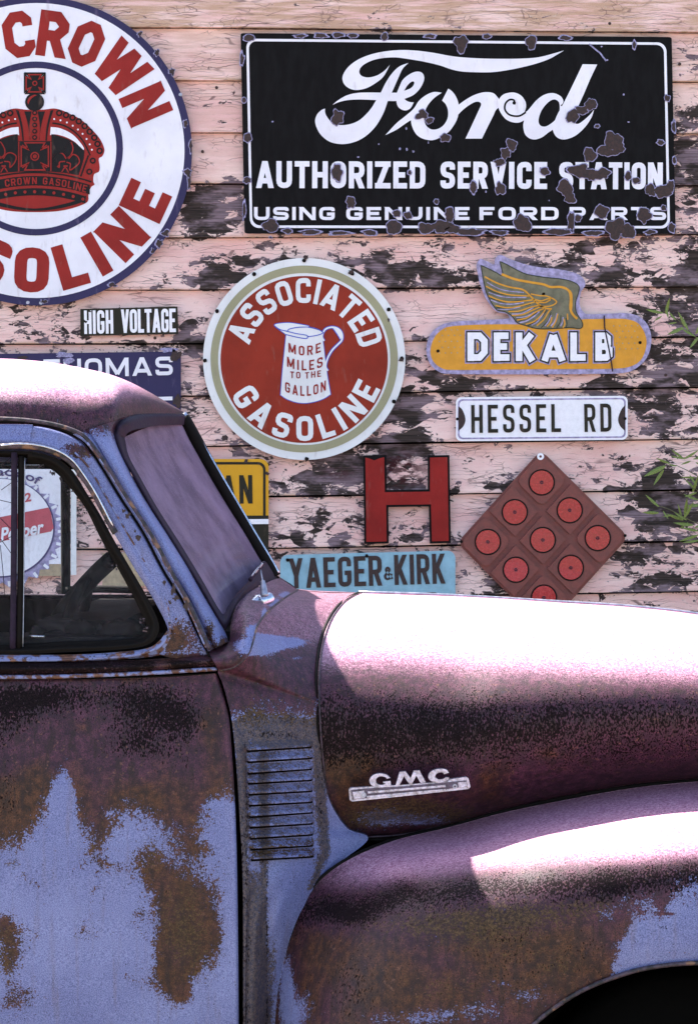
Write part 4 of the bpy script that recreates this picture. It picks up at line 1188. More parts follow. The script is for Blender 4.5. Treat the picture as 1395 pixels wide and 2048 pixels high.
def cap_sign():
    S = sign('bottle_cap_sign', -60, 1150, 'white drink sign with bottle cap and faded red band, seen through cab windows')
    Flat().poly([(-270, 880), (128, 880), (128, 1128), (-270, 1128)], SY, .004).build('sign_face', M['white'], S)
    Flat().poly([(-270, 1128.5), (128, 1128.5), (128, 1152), (-270, 1152)], SY, .004).build('lower_band', M['creamstrip'], S)
    Flat().poly([(142, 905), (153, 905), (153, 1150), (142, 1150)], SY, .006).build('side_strip', M['cream'], S)
    cx, cy, r = 2, 1056, 108
    cr = Flat()
    n = 26
    pts = []
    for i in range(n * 2):
        a = math.pi * i / n
        rr = r + (18 if i % 2 == 0 else 5)
        pts.append((cx + rr * math.cos(a) + 3, cy + rr * .90 * math.sin(a) + 7))
    cr.poly(pts, L1); cr.build('cap_crimp', M['silver'], S)
    g = Flat(True)
    for i in range(n):
        a = 2 * math.pi * (i) / n
        x0, y0 = cx + 3 + (r + 3) * math.cos(a), cy + 7 + (r + 3) * .9 * math.sin(a)
        x1, y1 = cx + 3 + (r + 15) * math.cos(a), cy + 7 + (r + 15) * .9 * math.sin(a)
        g.stroke([(x0, y0), (x1, y1)], 6, L2)
    g.build('crimp_highlight', M['white'], S)
    Flat().disc(cx, cy, r, L2 - .001, n=72, ry=r * .92).build('cap_ring', M['dkblue'], S)
    Flat().disc(cx - 1, cy - 1, r - 2.2, L3 - .001, n=72, ry=(r - 2.2) * .92).build('cap_face', M['white'], S)
    # red band across, rising to the right
    c0 = math.radians(17)
    def band(off):
        out = []
        for i in range(40):
            x = -r + 2 * r * i / 39
            out.append(x)
        return out
    rb = r - 2.4
    top, bot = [], []
    for i in range(41):
        x = -rb + 2 * rb * i / 40
        lim = math.sqrt(max(rb * rb - x * x, 0)) * .92
        yt = -.20 * x - 22 ; yb = -.20 * x + 27
        top.append((cx + x, cy + max(-lim, min(lim, yt)))); bot.append((cx + x, cy + max(-lim, min(lim, yb))))
    Flat().poly(top + bot[::-1], L4 - .001).build('red_band', M['pink'], S)
    Yt = L4 - .0022
    s = Yt / F
    def Tp(x, y):
        px = 1 + x * 29.5 + y * 3; py = 1083 - x * 29.5 * .20 - y * 38
        return W(px, py, Yt)
    builtin_text('Pepper', Tp, M['white'], S, 'band_lettering', .03)
    def Td(x, y):
        return W(-58 + x * 30 + y * 3, 1094 - x * 6 - y * 32, Yt)
    builtin_text('Dr', Td, M['white'], S, 'band_lettering', .02)
    for b_, x_, y_ in (('2', 50, 1004), ('10', -62, 1016)):
        builtin_text(b_, (lambda x_, y_: lambda x, y: W(x_ + x * 26, y_ - x * 5 - y * 24, Yt))(x_, y_), M['pink'], S, 'cap_number', .03)
    s_ = 'Pick a Pack of'
    def Ta(x, y):
        # curved along the top of the cap
        t = x / 6.6
        a = math.radians(-58 + 108 * t)
        rr = 121 + y * 26
        return W(cx + 6 + rr * math.sin(a), cy + 4 - rr * .90 * math.cos(a), L2 - .001)
    builtin_text(s_, Ta, M['dkblue'], S, 'arc_lettering', .02)
cap_sign()

# ------------------------------------------------------------------ red letter H
def letter_h():
    o = [(726, 911), (772, 910), (773, 980), (855, 979), (855, 911), (898, 910), (901, 1086), (859, 1087), (857, 1013), (776, 1014), (777, 1087), (728, 1088)]
    S = sign('letter_h', 813, 1088, 'big red wooden capital letter with black edges beside the round jug sign', 'letter')
    f = Flat(); f.poly(o, SY + .004, .012, back=True); f.build('black_edge', M['black'], S)
    P = np.array(o, float); c = []
    n = len(o)
    for i in range(n):
        a = P[i] - P[i - 1]; b = P[(i + 1) % n] - P[i]
        a /= np.linalg.norm(a); b /= np.linalg.norm(b)
        nn = np.array((-a[1], a[0])) + np.array((-b[1], b[0]))
        c.append(tuple(P[i] + nn * 4.2 * (1 if area(o) > 0 else -1)))
    # ragged worn top of the left upright
    c2 = []
    for i, p in enumerate(c):
        c2.append(p)
        if i == 0: c2 += [(738, 917), (748, 921), (757, 917)]
    f = Flat(); f.poly(c2, SY + .001, .003); f.build('red_face', M['reddeep'], S)
letter_h()

# ------------------------------------------------------------------ maroon reflector panel on its corner
def reflector():
    S = sign('reflector_panel', 1088, 1250, 'faded maroon square panel hung on its corner with nine round red reflectors', 'reflector')
    A, B, C_, D = (1081, 900), (1256, 1074), (1091, 1257), (913, 1086)
    def G(u, v):
        return (A[0] + (B[0] - A[0]) * u + (D[0] - A[0]) * v, A[1] + (B[1] - A[1]) * u + (D[1] - A[1]) * v)
    def quad(u0, v0, u1, v1, r=.0, n=5):
        if not r: return [G(u0, v0), G(u1, v0), G(u1, v1), G(u0, v1)]
        return [G(x, y) for x, y in rrect(u0, v0, u1, v1, r, n)]
    Flat().poly(quad(0, 0, 1, 1, .07), SY, .006).build('backing_plate', M['maroonplastic'], S)
    cs = [.18, .50, .82]
    pr = {}
    e = (0.012, .335, .345, .655, .665, .988)
    hw = .135
    for i, u in enumerate(cs):
        for j, v in enumerate(cs):
            u0, u1 = (0.02, u + hw) if i == 0 else ((u - hw, .98) if i == 2 else (u - hw, u + hw))
            v0, v1 = (0.02, v + hw) if j == 0 else ((v - hw, .98) if j == 2 else (v - hw, v + hw))
            f = Flat()
            r = .055 if (i in (0, 2) and j in (0, 2)) else .008
            f.poly(quad(u0, v0, u1, v1, r), SY - .011, .011)
            f.build('raised_square', M['maroonplastic'], S)
            x, y = G(u, v)
            f = Flat(); f.disc(x, y, 26.5, SY - .0125, th=.002, n=40, rin=23.8); f.build('reflector_rim', M['rubber'], S)
            f = Flat()
            f.disc(x, y, 23.5, SY - .0128, th=.002, n=40); o_ = f.build('reflector_lens', M['reflector'], S)
            f = Flat(); f.disc(x, y, 3.4, SY - .015, th=.003, n=12, rin=1.5); f.build('rivet', M['rubberp'], S)
    f = Flat(); f.disc(1080, 913, 7, SY - .013, th=.003, n=18, rin=2.6); f.build('grommet', M['gwhite'], S)
    holes(S, [(922, 1083), (1249, 1071)], 3.2, Y=SY - .0125)
reflector()

def plate():
    S = sign('name_plate_sign', 735, 1225, 'light blue metal plate with raised dark brown capitals, half hidden by the hood', 'sign')
    Flat().poly([(x, y) for x, y in rrect(560, 1104, 910, 1270, 16, 6, 6, -3)], SY, .003).build('plate', M['lightblue'], S)
    for s_, x0, x1, y0, y1, h in (('YAEGER', 579, 764, 1177, 1171, 60), ('KIRK', 789, 890, 1170, 1167, 60)):
        f = Flat(); line_text(f, s_, L1 - .001, x0, y0, x1, y1, h, w=.46, sw=.15, gap=.10, r=.15); f.build('lettering', M['chip'], S)
    f = Flat(); line_text(f, '&', L1 - .001, 769, 1160, 784, 1159, 26, w=.6, sw=.14, gap=.1); f.build('lettering', M['chip'], S)
    f = Flat(); line_text(f, 'O', L1 - .001, 846, 1223, 878, 1222, 38, w=.6, sw=.16, gap=.2); f.build('lettering', M['chip'], S)
    holes(S, [(733, 1112), (575, 1120)], 3.5)
plate()

# ------------------------------------------------------------------ bamboo at the right
def bamboo():
    def leaf_mesh():
        v, f = [], []
        n = 7
        for i in range(n):
            t = i / (n - 1)
            w = .5 * math.sin(math.pi * min(1, t * .92 + .05)) ** .8 * (1 - t * .55)
            if i == n - 1: w = .01
            dz = -.16 * t * t
            v += [(t, -w, dz + .12 * w), (t, 0, dz), (t, w, dz + .12 * w)]
        for i in range(n - 1):
            for k in (0, 1):
                a = i * 3 + k
                f.append((a, a + 1, a + 4, a + 3))
        me = bpy.data.meshes.new('leaf')
        me.from_pydata(v, [], f); me.materials.append(M['leaf']); me.update()
        return me
    lm = leaf_mesh()
    rg = random.Random(11)
    def plant(base_px, base_Y, twigs, label):
        bx = W(base_px, 0, base_Y)[0]
        S = empty('bamboo_plant', (bx, base_Y, 0), label, 'bamboo', 'bamboo growing beside the wall')
        for (stem_top, tw_) in twigs:
            top = W(*stem_top)
            tube([(bx, base_Y, 0), ((bx * 2 + top[0]) / 3 + .05, base_Y, top[2] * .4), ((bx + top[0] * 2) / 3 + .03, base_Y, top[2] * .75), top], .007, M['stem'], 'stem', S, n=6, res=5, r2=.003, raw=True)
            for pts, leaves in tw_:
                tube([(x, y, Y) for x, y, Y in pts], .0025, M['stem'], 'twig', S, n=5, res=4, r2=.001)
                for (x, y, ang, ln) in leaves:
                    Yl = pts[0][2] + rg.uniform(-.03, .02)
                    o = bpy.data.objects.new('leaf', lm); col.objects.link(o); o.parent = S
                    p = Vector(W(x, y, Yl)) - S.location
                    o.location = p
                    a = R(ang)
                    L_ = ln * 8.6 / F
                    d = Vector((math.cos(a), rg.uniform(-.35, .25), math.sin(a))).normalized()
                    side = d.cross(Vector((rg.uniform(-.4, .4), -1, rg.uniform(-.1, .5)))).normalized()
                    up = d.cross(side)
                    from mathutils import Matrix
                    wd = L_ * rg.uniform(.19, .27)
                    m = Matrix((d * L_, side * wd, up * L_ * .5)).transposed().to_4x4()
                    o.matrix_basis = Matrix.Translation(p) @ m
    Y0 = 8.62
    def auto(x0, y0, x1, y1, n, seed, l0=26, l1=48, spread=75):
        r2 = random.Random(seed); out = []
        base = math.degrees(math.atan2(-(y1 - y0), x1 - x0))
        for i in range(n):
            t = (i + .5) / n
            x, y = x0 + (x1 - x0) * t, y0 + (y1 - y0) * t
            out.append((x, y, base + (1 if i % 2 else -1) * r2.uniform(12, spread), r2.uniform(l0, l1)))
        out.append((x1, y1, base + r2.uniform(-12, 12), l1))
        return out
    t1 = [(([(1450, 705, Y0), (1395, 678, Y0), (1355, 640, Y0), (1325, 622, Y0)]), [(1325, 626, 170, 36), (1330, 628, 78, 34), (1322, 632, 215, 20), (1335, 635, 100, 24), (1352, 645, 190, 22), (1365, 655, 205, 40), (1375, 660, 120, 42), (1388, 672, 150, 34), (1390, 668, 60, 40), (1350, 640, 130, 22), (1395, 675, 230, 30)])]
    plant(1500, Y0, [((1452, 690, Y0), t1)], 'thin bamboo sprig reaching in beside the winged sign')
    t2 = [([(1460, 940, Y0), (1400, 915, Y0), (1365, 915, Y0)], [(1365, 916, 148, 34), (1368, 917, 172, 30), (1366, 918, 30, 36), (1385, 918, 10, 30), (1380, 922, 200, 24), (1390, 925, 340, 30), (1395, 915, 60, 26)]),
          ([(1440, 985, Y0), (1390, 950, Y0), (1350, 930, Y0)], [(1338, 927, 160, 32), (1330, 932, 205, 54), (1326, 940, 235, 38), (1352, 932, 170, 20), (1378, 950, 300, 28), (1390, 955, 180, 30)]),
          ([(1460, 1060, Y0), (1400, 1050, Y0), (1340, 1020, Y0), (1310, 1010, Y0)], [(1316, 1013, 138, 36), (1316, 1026, 178, 34), (1325, 1022, 300, 20), (1345, 1030, 190, 22), (1368, 1035, 85, 42), (1368, 1035, 62, 36), (1362, 1036, 105, 30), (1365, 1040, 160, 36), (1372, 1040, 150, 30), (1385, 1050, 175, 40), (1388, 1055, 20, 24), (1375, 1045, 215, 24), (1395, 1062, 170, 38), (1395, 1070, 200, 40), (1398, 1080, 190, 36)]),
          ([(1470, 1000, Y0), (1410, 985, Y0), (1380, 975, Y0)], [(1384, 985, 75, 38), (1390, 978, 140, 30), (1392, 985, 200, 28), (1395, 1000, 160, 32), (1400, 1010, 185, 36)])]
    plant(1560, Y0, [((1462, 930, Y0), t2)], 'bushy bamboo with slender leaves at the right edge beside the maroon panel')
bamboo()
# ------------------------------------------------------------------ the truck
T0 = empty('pickup_truck', (-.1, CL, 0), 'old rusted blue and maroon pickup truck with split windshield and side hood emblem', 'pickup truck')

def part(name, rows, nu, nv, mat, fields=None, parent=T0, **k):
    G = interp_grid(rows, nu, nv)
    return skin(name, G, mat, parent, fields, **k)

def mirrored(name, o):
    """the far side copy of a near panel"""
    me = o.data.copy()
    n = len(me.vertices)
    a = np.empty(n * 3, np.float32); me.vertices.foreach_get('co', a)
    a = a.reshape(-1, 3)
    a[:, 1] = -a[:, 1]          # thing origin lies on the centre line
    me.vertices.foreach_set('co', a.ravel())
    me.flip_normals()
    c = bpy.data.objects.new(name, me); col.objects.link(c); c.parent = o.parent
    return c

# --- field helpers -------------------------------------------------
def f_door(PX, PY):
    xs = [-400, 0, 40, 80, 120, 135, 160, 200, 225, 250, 300, 340, 380, 400, 430, 445, 500]
    ys = [1760, 1700, 1690, 1640, 1580, 1562, 1650, 1715, 1660, 1620, 1640, 1680, 1700, 1650, 1615, 1600, 1600]
    yb = np.interp(PX, xs, ys)
    rust = .5 + (yb - PY) / 120
    rust = np.clip(rust, 0, 1.1) * (1 - .0 * PX)
    # blue patches inside and brown ones outside
    b = blob(PX, PY, [(60, 1760, 40, 24, .35), (230, 1735, 40, 22, .38), (330, 1790, 40, 40, .45), (400, 1760, 36, 30, .4), (420, 1920, 30, 60, .35), (60, 1870, 40, 60, .25), (100, 1990, 60, 30, .22), (220, 1860, 60, 40, .18), (290, 1960, 40, 40, .25), (125, 1585, 22, 32, -.75), (215, 1628, 16, 12, -.45), (435, 1612, 30, 14, -.35),
                      (315, 1745, 42, 34, .85), (290, 1705, 30, 20, .55), (372, 1835, 52, 62, 1.2), (355, 1905, 40, 55, 1.15), (345, 1965, 28, 40, .8), (425, 1860, 26, 40, .55), (372, 1990, 20, 24, .55), (405, 1700, 40, 26, .5), (430, 1790, 26, 24, .35),
                      (10, 1850, 22, 30, .8), (20, 1910, 26, 50, .75), (45, 1990, 28, 30, .45), (15, 2010, 20, 30, .5), (185, 1790, 14, 26, .40), (170, 1865, 22, 18, .32), (250, 1955, 24, 18, .36), (275, 1835, 18, 30, .42), (165, 1725, 18, 20, .35), (95, 1800, 20, 14, .2)])
    rust = rust + b
    tone = .12 + .55 * np.clip((PY - 1500) / 90, 0, 1) + blob(PX, PY, [(20, 1660, 60, 60, .6), (165, 1455, 30, 18, .5), (420, 1440, 30, 50, .35), (430, 1500, 30, 70, .35), (90, 1570, 60, 50, .3), (150, 1360, 400, 8, .4), (60, 1500, 60, 40, .2)])
    olive = blob(PX, PY, [(370, 1860, 60, 110, .55), (200, 1670, 40, 50, .35), (10, 1900, 40, 90, .45), (30, 1730, 40, 30, .4), (300, 1700, 40, 60, .35), (410, 1640, 60, 40, .25), (130, 1560, 22, 22, .3)])
    olive = olive * (rust > .2)
    black = blob(PX, PY, [(60, 1395, 90, 34, .72), (10, 1440, 60, 40, .5), (10, 1540, 30, 70, .35), (300, 1400, 90, 40, .60), (340, 1440, 60, 46, .42), (375, 1450, 30, 40, .3), (270, 1470, 60, 40, .38), (150, 1420, 200, 60, .12), (290, 1500, 90, 30, .28), (370, 1545, 30, 30, .25), (150, 1390, 90, 20, .25), (20, 1610, 30, 20, .25)])
    return dict(rust=rust, tone=tone, olive=olive, black=black)

def f_frame(PX, PY):
    # window frame of the door: blue with rust at the bow and the foot
    r = blob(PX, PY, [(165, 905, 34, 16, .75), (140, 893, 30, 10, .5), (40, 868, 60, 6, .30), (360, 1262, 26, 34, .62), (345, 1290, 20, 22, .9), (395, 1290, 24, 26, .55), (385, 1240, 14, 20, .35), (350, 1170, 6, 18, .35)])
    r = r + np.clip((PY - 1306) / 10, 0, 1) * 1.0
    tone = .4 + blob(PX, PY, [(350, 1275, 30, 50, .5)])
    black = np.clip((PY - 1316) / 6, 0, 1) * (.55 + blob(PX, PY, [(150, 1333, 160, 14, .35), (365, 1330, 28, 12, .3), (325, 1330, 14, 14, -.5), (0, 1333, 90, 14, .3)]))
    ol = blob(PX, PY, [(165, 905, 40, 18, .4)])
    return dict(rust=r, tone=tone, black=black, olive=ol)

def f_pillar(PX, PY):
    edge = 845 + .0 * PX
    r = .5 + (862 - PY + .18 * (PX - 180)) / 40
    r = np.clip(r, 0, 1.1)
    r = r + blob(PX, PY, [(448, 1288, 18, 16, .75), (418, 1262, 12, 26, .7), (430, 1300, 20, 14, .5), (236, 872, 8, 26, .35), (300, 1060, 5, 30, .25), (395, 1215, 5, 40, .35), (160, 862, 16, 6, .4)])
    tone = np.clip(.2 + (PY - 900) / 300, .1, .8)
    return dict(rust=r, tone=tone, black=np.zeros_like(PX), olive=blob(PX, PY, [(418, 1250, 8, 30, .35)]))

def f_roof(PX, PY):
    return dict(rust=1.0 + 0 * PX, tone=.10 + 0 * PX, black=.12 + .14 * np.clip((PY - 790) / 40, 0, 1) + 0 * PX, olive=0 * PX, top_light=np.clip(1.0 - (PY - 765 - .0 * PX) / 75, .05, 1.1) * np.clip(1.15 - (PX - 180) / 260, .1, 1))  # roof paler toward the crown, sunlight painted into the colour

def f_hood(PX, PY):
    r = 1.1 - blob(PX, PY, [(770, 1632, 56, 18, .85), (850, 1640, 50, 13, .75), (720, 1655, 50, 18, .35), (700, 1600, 16, 20, .2)])
    tone = .05 + blob(PX, PY, [(690, 1570, 46, 62, .85), (725, 1530, 60, 30, .5), (800, 1570, 70, 30, .45), (980, 1550, 60, 40, .45), (1090, 1510, 50, 40, .35), (950, 1600, 80, 25, .5), (1150, 1500, 80, 60, .15)])
    band = np.exp(-((PY - (1468 - .03 * (PX - 650))) / 76) ** 2)  # dark band: patina, plus shade painted in where the side turns from the sun
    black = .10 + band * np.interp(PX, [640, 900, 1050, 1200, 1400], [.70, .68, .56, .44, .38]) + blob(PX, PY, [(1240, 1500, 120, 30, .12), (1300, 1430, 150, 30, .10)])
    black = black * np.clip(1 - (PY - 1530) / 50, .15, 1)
    olive = blob(PX, PY, [(720, 1640, 60, 24, .50), (850, 1615, 120, 24, .45), (900, 1640, 90, 20, .40), (780, 1605, 90, 20, .32), (790, 1635, 70, 18, .22)])
    top_light = np.clip(1.0 - (PY - 1290 - np.clip((PX - 1000) * .04, -10, 20)) / 110, 0, 1.1)  # pale crown, a painted highlight so it burns out in the sun
    return dict(rust=r, tone=tone, black=black, olive=olive, top_light=top_light)

def f_fender(PX, PY):
    yb = np.interp(PX, [540, 640, 900, 1080, 1120, 1200, 1230, 1270, 1330, 1400, 1700], [2600, 2600, 2400, 2150, 2080, 2010, 1930, 1830, 1790, 1765, 1740])
    r = .5 + (yb - PY) / 110
    r = np.clip(r, 0, 1.1)
    r = r + blob(PX, PY, [(572, 1960, 12, 60, -.9), (580, 2030, 30, 60, -.85), (620, 2010, 18, 40, -.4), (850, 2035, 60, 20, -.55), (950, 2020, 80, 22, -.50), (1060, 1990, 50, 22, -.50), (760, 2040, 60, 20, -.3), (1210, 1830, 26, 26, -.5), (1180, 1900, 40, 30, -.22), (1250, 1800, 20, 20, -.3), (1290, 1900, 60, 30, -.3), (1200, 1880, 24, 40, .35), (1325, 1800, 14, 50, .55), (1345, 1828, 30, 4, .5), (870, 1880, 20, 20, -.2), (1000, 1960, 60, 20, -.3), (640, 1880, 20, 30, .2)])
    tone = np.clip((PY - 1790 - .05 * (1000 - PX)) / 90, 0, 1) * .55 + blob(PX, PY, [(640, 1900, 50, 60, .25), (780, 1960, 60, 60, .35), (960, 1900, 60, 60, .3), (1130, 1900, 70, 50, .3)])
    olive = blob(PX, PY, [(840, 1850, 110, 36, .48), (1040, 1830, 130, 30, .45), (1180, 1810, 60, 24, .35), (1000, 1870, 120, 70, .36), (720, 1860, 40, 60, .2), (880, 1980, 120, 40, .32), (1120, 1940, 50, 40, .35), (620, 2040, 30, 30, .3)])
    yl = np.interp(PX, [560, 650, 720, 800, 960, 1100, 1250, 1395, 1700], [1830, 1815, 1822, 1795, 1778, 1772, 1765, 1745, 1730])
    black = .10 + .56 * np.exp(-((PY - yl) / 34) ** 2) + blob(PX, PY, [(690, 1830, 50, 26, .35), (700, 1980, 50, 70, .30), (1000, 1900, 90, 60, .16), (1215, 1780, 40, 30, .30), (760, 1770, 80, 22, .12), (1170, 1900, 40, 30, .2)])  # black patina, and a painted shade line just below the lit top
    yc = np.interp(PX, [560, 640, 760, 960, 1100, 1250, 1395, 1700], [1860, 1770, 1735, 1705, 1690, 1690, 1680, 1670])
    top_light = np.clip(.95 - (PY - yc) / 85, 0, 1.0) * np.clip((PX - 560) / 200, .35, 1)  # pale fender top, the highlight painted into the colour
    return dict(rust=r, tone=tone, black=black, olive=olive, top_light=top_light)

def f_cowl(PX, PY):
    r = .5 + (1440 - PY) / 110
    r = np.clip(r, 0, 1.05)
    # bare blue arrowhead and the strip beside the seam
    r = r + blob(PX, PY, [(520, 1293, 26, 20, -1.3), (556, 1287, 34, 14, -1.1), (592, 1284, 24, 9, -.75), (500, 1262, 14, 14, -.9), (590, 1316, 16, 5, -.5), (490, 1300, 14, 12, -.5), (635, 1400, 6, 80, -.2)])
    hh = 25 * np.clip(1 - (PX - 500) / 108, 0, 1) ** .75 + 0 * PY
    r = r - 1.5 * np.clip((hh - np.abs(PY - 1288 + (PX - 500) * .04)) / 7, 0, 1) * (PX > 494)
    tone = .12 + .5 * np.clip((PY - 1400) / 60, 0, 1)
    olive = blob(PX, PY, [(520, 1450, 60, 26, .50), (580, 1462, 60, 22, .62), (500, 1420, 24, 30, .32), (560, 1400, 60, 18, .22), (600, 1440, 40, 14, .3)])
    olive = olive + np.exp(-((PX - 482 - (PY - 1500) * .02) / 10) ** 2) * .72 * (PY > 1440) \
        + np.exp(-((PX - 528) / 8) ** 2) * .60 * np.clip((PY - 1490) / 40, 0, 1) \
        + np.exp(-((PX - (505 + (PY - 1700) * .02)) / 15) ** 2) * .55 * np.clip((PY - 1730) / 40, 0, 1) \
        + np.exp(-((PX - np.interp(PY, [1450, 1600, 1700, 1760, 1780], [632, 643, 652, 628, 620])) / 9) ** 2) * .62 * (PY > 1440) * (PY < 1780) \
        + np.exp(-((PX - (545 - (PY - 1900) * .03)) / 12) ** 2) * .40 * np.clip((PY - 1850) / 60, 0, 1)
    olive = olive + .33 * np.clip((PY - 1410) / 40, 0, 1) * np.clip((1780 - PY) / 80, .25, 1) * np.clip((668 - PX) / 14, .0, 1) + blob(PX, PY, [(505, 1960, 30, 200, .25), (560, 1480, 90, 16, .3), (636, 1560, 8, 120, .3)])
    black = .06 + np.exp(-((PX - 526) / 6) ** 2) * .30 * np.clip((PY - 1500) / 30, 0, 1) * (PY < 1730) + .34 * np.exp(-((PX - 494) / 7) ** 2) * (PY > 1560) + blob(PX, PY, [(560, 1440, 80, 12, .30), (640, 1600, 9, 120, .34), (580, 1470, 50, 10, .38), (520, 1470, 40, 12, .22)]) + np.exp(-((PX - 534) / 3.2) ** 2) * .42 * (PY > 1725) + np.exp(-((PX - 484) / 3.2) ** 2) * .30 * (PY > 1600)
    return dict(rust=r, tone=tone, olive=olive, black=black, top_light=np.clip(.55 - (PY - 1270) / 130, 0, .55))  # upper cowl lightened to paint in the light from above

def f_top(PX, PY):
    r = 1.05 + blob(PX, PY, [(508, 1262, 16, 16, -1.2), (530, 1232, 8, 14, -1.2), (545, 1205, 14, 9, -1.3), (572, 1190, 14, 7, -1.2), (488, 1290, 22, 14, -1.0), (500, 1300, 16, 12, -.9), (552, 1225, 8, 6, -.4)])
    return dict(rust=r, tone=.15 + 0 * PX, black=.06 + 0 * PX, olive=0 * PX, top_light=np.clip(.5 - (PY - 1250) / 120, 0, .5))  # cowl top lightened upward as painted light

# --- door skin -----------------------------------------------------
def lerp_rows(L, Rr, n, Yf):
    rows = []
    for l, r in zip(L, Rr):
        rows.append([(l[0] + (r[0] - l[0]) * t, l[1] + (r[1] - l[1]) * t, Yf(l, r, t)) for t in np.linspace(0, 1, n)])
    return rows

DE = [(433, 1347), (440, 1368), (449, 1400), (458, 1440), (463, 1500), (467, 1560), (471, 1640), (474, 1750), (476, 1900), (477, 2080), (477, 2400)]
DY = [5.035, 5.030, 5.022, 5.012, 5.00, 4.99, 4.985, 4.982, 4.985, 4.995, 5.03]
rows = []
for (x, y), Y in zip(DE, DY):
    y0 = y + (12 if y < 1360 else 0)
    rows.append([(-620, y0, Y), (-200, y0, Y), (0, y0, Y), (120, y0 - 1, Y), (240, y0 - 2, Y), (340, y0 - 5 if y < 1360 else y, Y), (x - 24, y + (2 if y < 1360 else 0), Y + .003), (x - 6, y, Y + .001), (x, y, Y + .006)])
door = part('door', rows, 240, 150, M['paint'], f_door)
mirrored('door', door)

# belt moulding: ledge and bead
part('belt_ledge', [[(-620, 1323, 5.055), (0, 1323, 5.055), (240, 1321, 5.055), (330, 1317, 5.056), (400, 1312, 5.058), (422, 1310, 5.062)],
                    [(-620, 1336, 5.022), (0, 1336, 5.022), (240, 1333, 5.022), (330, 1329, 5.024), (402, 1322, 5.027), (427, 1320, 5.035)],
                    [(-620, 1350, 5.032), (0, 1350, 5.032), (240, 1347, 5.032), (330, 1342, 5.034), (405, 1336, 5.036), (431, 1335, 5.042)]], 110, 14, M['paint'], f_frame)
tube([(-620, 1354, 5.028), (0, 1354, 5.028), (150, 1352, 5.028), (300, 1346, 5.029), (380, 1341, 5.030), (433, 1338, 5.036)], .0042, M['bead'], 'belt_bead', T0, n=8)
tube([(-620, 1361, 5.036), (0, 1361, 5.036), (150, 1359, 5.036), (300, 1354, 5.037), (433, 1347, 5.040)], .0018, M['rubber'], 'belt_groove', T0, n=6)

# --- window frame of the door -------------------------------------
OUT = [(-620, 847, 5.105), (0, 848, 5.105), (60, 851, 5.105), (100, 857, 5.105), (140, 871, 5.103), (170, 892, 5.100), (197, 928, 5.096), (241, 1000, 5.088), (284, 1066, 5.080), (327, 1147, 5.070), (367, 1210, 5.064), (396, 1272, 5.060), (414, 1305, 5.058)]
INN = [(-620, 893, 5.085), (0, 893, 5.085), (45, 892, 5.085), (80, 897, 5.085), (110, 908, 5.084), (137, 926, 5.082), (158, 950, 5.080), (192, 1000, 5.076), (226, 1062, 5.070), (265, 1130, 5.064), (302, 1190, 5.060), (328, 1238, 5.056), (336, 1258, 5.055)]
MID = []
rows = [OUT,
        [(o[0] * .93 + i[0] * .07, o[1] * .93 + i[1] * .07, o[2] - .012) for o, i in zip(OUT, INN)],
        [(o[0] * .5 + i[0] * .5, o[1] * .5 + i[1] * .5, (o[2] + i[2]) / 2 - .010) for o, i in zip(OUT, INN)],
        [(o[0] * .25 + i[0] * .75, o[1] * .25 + i[1] * .75, (o[2] * .25 + i[2] * .75) - .010) for o, i in zip(OUT, INN)],
        INN]
wf = part('window_frame', rows, 200, 24, M['paint'], f_frame)
mirrored('window_frame', wf)
# foot of the frame below the window corner
part('window_frame_foot', [[(336, 1258, 5.055), (350, 1240, 5.054), (370, 1245, 5.054), (396, 1272, 5.056)][::1],
                           [(334, 1272, 5.052), (352, 1272, 5.050), (378, 1280, 5.050), (408, 1294, 5.053)],
                           [(322, 1288, 5.052), (346, 1298, 5.049), (380, 1303, 5.050), (417, 1308, 5.055)],
                           [(300, 1300, 5.054), (340, 1315, 5.051), (380, 1313, 5.052), (422, 1311, 5.058)]], 40, 30, M['paint'], f_frame, flange=0)
part('window_sill', [[(-620, 1310, 5.058), (0, 1310, 5.058), (150, 1309, 5.058), (250, 1303, 5.058), (296, 1296, 5.057), (318, 1282, 5.056), (334, 1262, 5.055)],
                     [(-620, 1317, 5.046), (0, 1317, 5.046), (150, 1315, 5.046), (252, 1309, 5.047), (302, 1302, 5.048), (326, 1288, 5.049), (340, 1266, 5.050)],
                     [(-620, 1325, 5.054), (0, 1325, 5.054), (150, 1323, 5.054), (256, 1318, 5.054), (312, 1312, 5.054), (336, 1304, 5.054), (352, 1282, 5.053)]], 90, 10, M['bead'], None, flange=.01)
tube([(337, 1236, 5.050), (341, 1256, 5.049), (334, 1276, 5.047), (318, 1294, 5.046), (290, 1306, 5.046), (252, 1313, 5.045), (150, 1319, 5.045), (0, 1321, 5.045), (-620, 1321, 5.045)], .0028, M['bead'], 'sill_bead', T0, n=8)
# line pressed into the frame beside the opening
tube([(150, 905, 5.078), (178, 935, 5.077), (212, 992, 5.072), (248, 1055, 5.066), (290, 1125, 5.060), (322, 1180, 5.056), (338, 1222, 5.050), (337, 1238, 5.050)], .0022, M['bead'], 'frame_bead', T0, n=6)
# rain moulding over the window, chrome on its edge
tube([(-620, 889, 5.072), (-100, 890, 5.072), (0, 893, 5.070), (40, 891, 5.068), (80, 895, 5.068), (115, 906, 5.067), (142, 924, 5.065), (163, 949, 5.062), (190, 990, 5.058), (224, 1054, 5.053), (231, 1066, 5.052)], .0065, M['dbead'], 'rain_moulding', T0, n=10, flat=.8)
tube([(2, 891, 5.058), (40, 887.5, 5.058), (80, 891, 5.058), (117, 902, 5.057), (145, 920, 5.056), (166, 946, 5.053), (193, 988, 5.049), (226, 1052, 5.044)], .0022, M['chrome'], 'chrome_strip', T0, n=8)

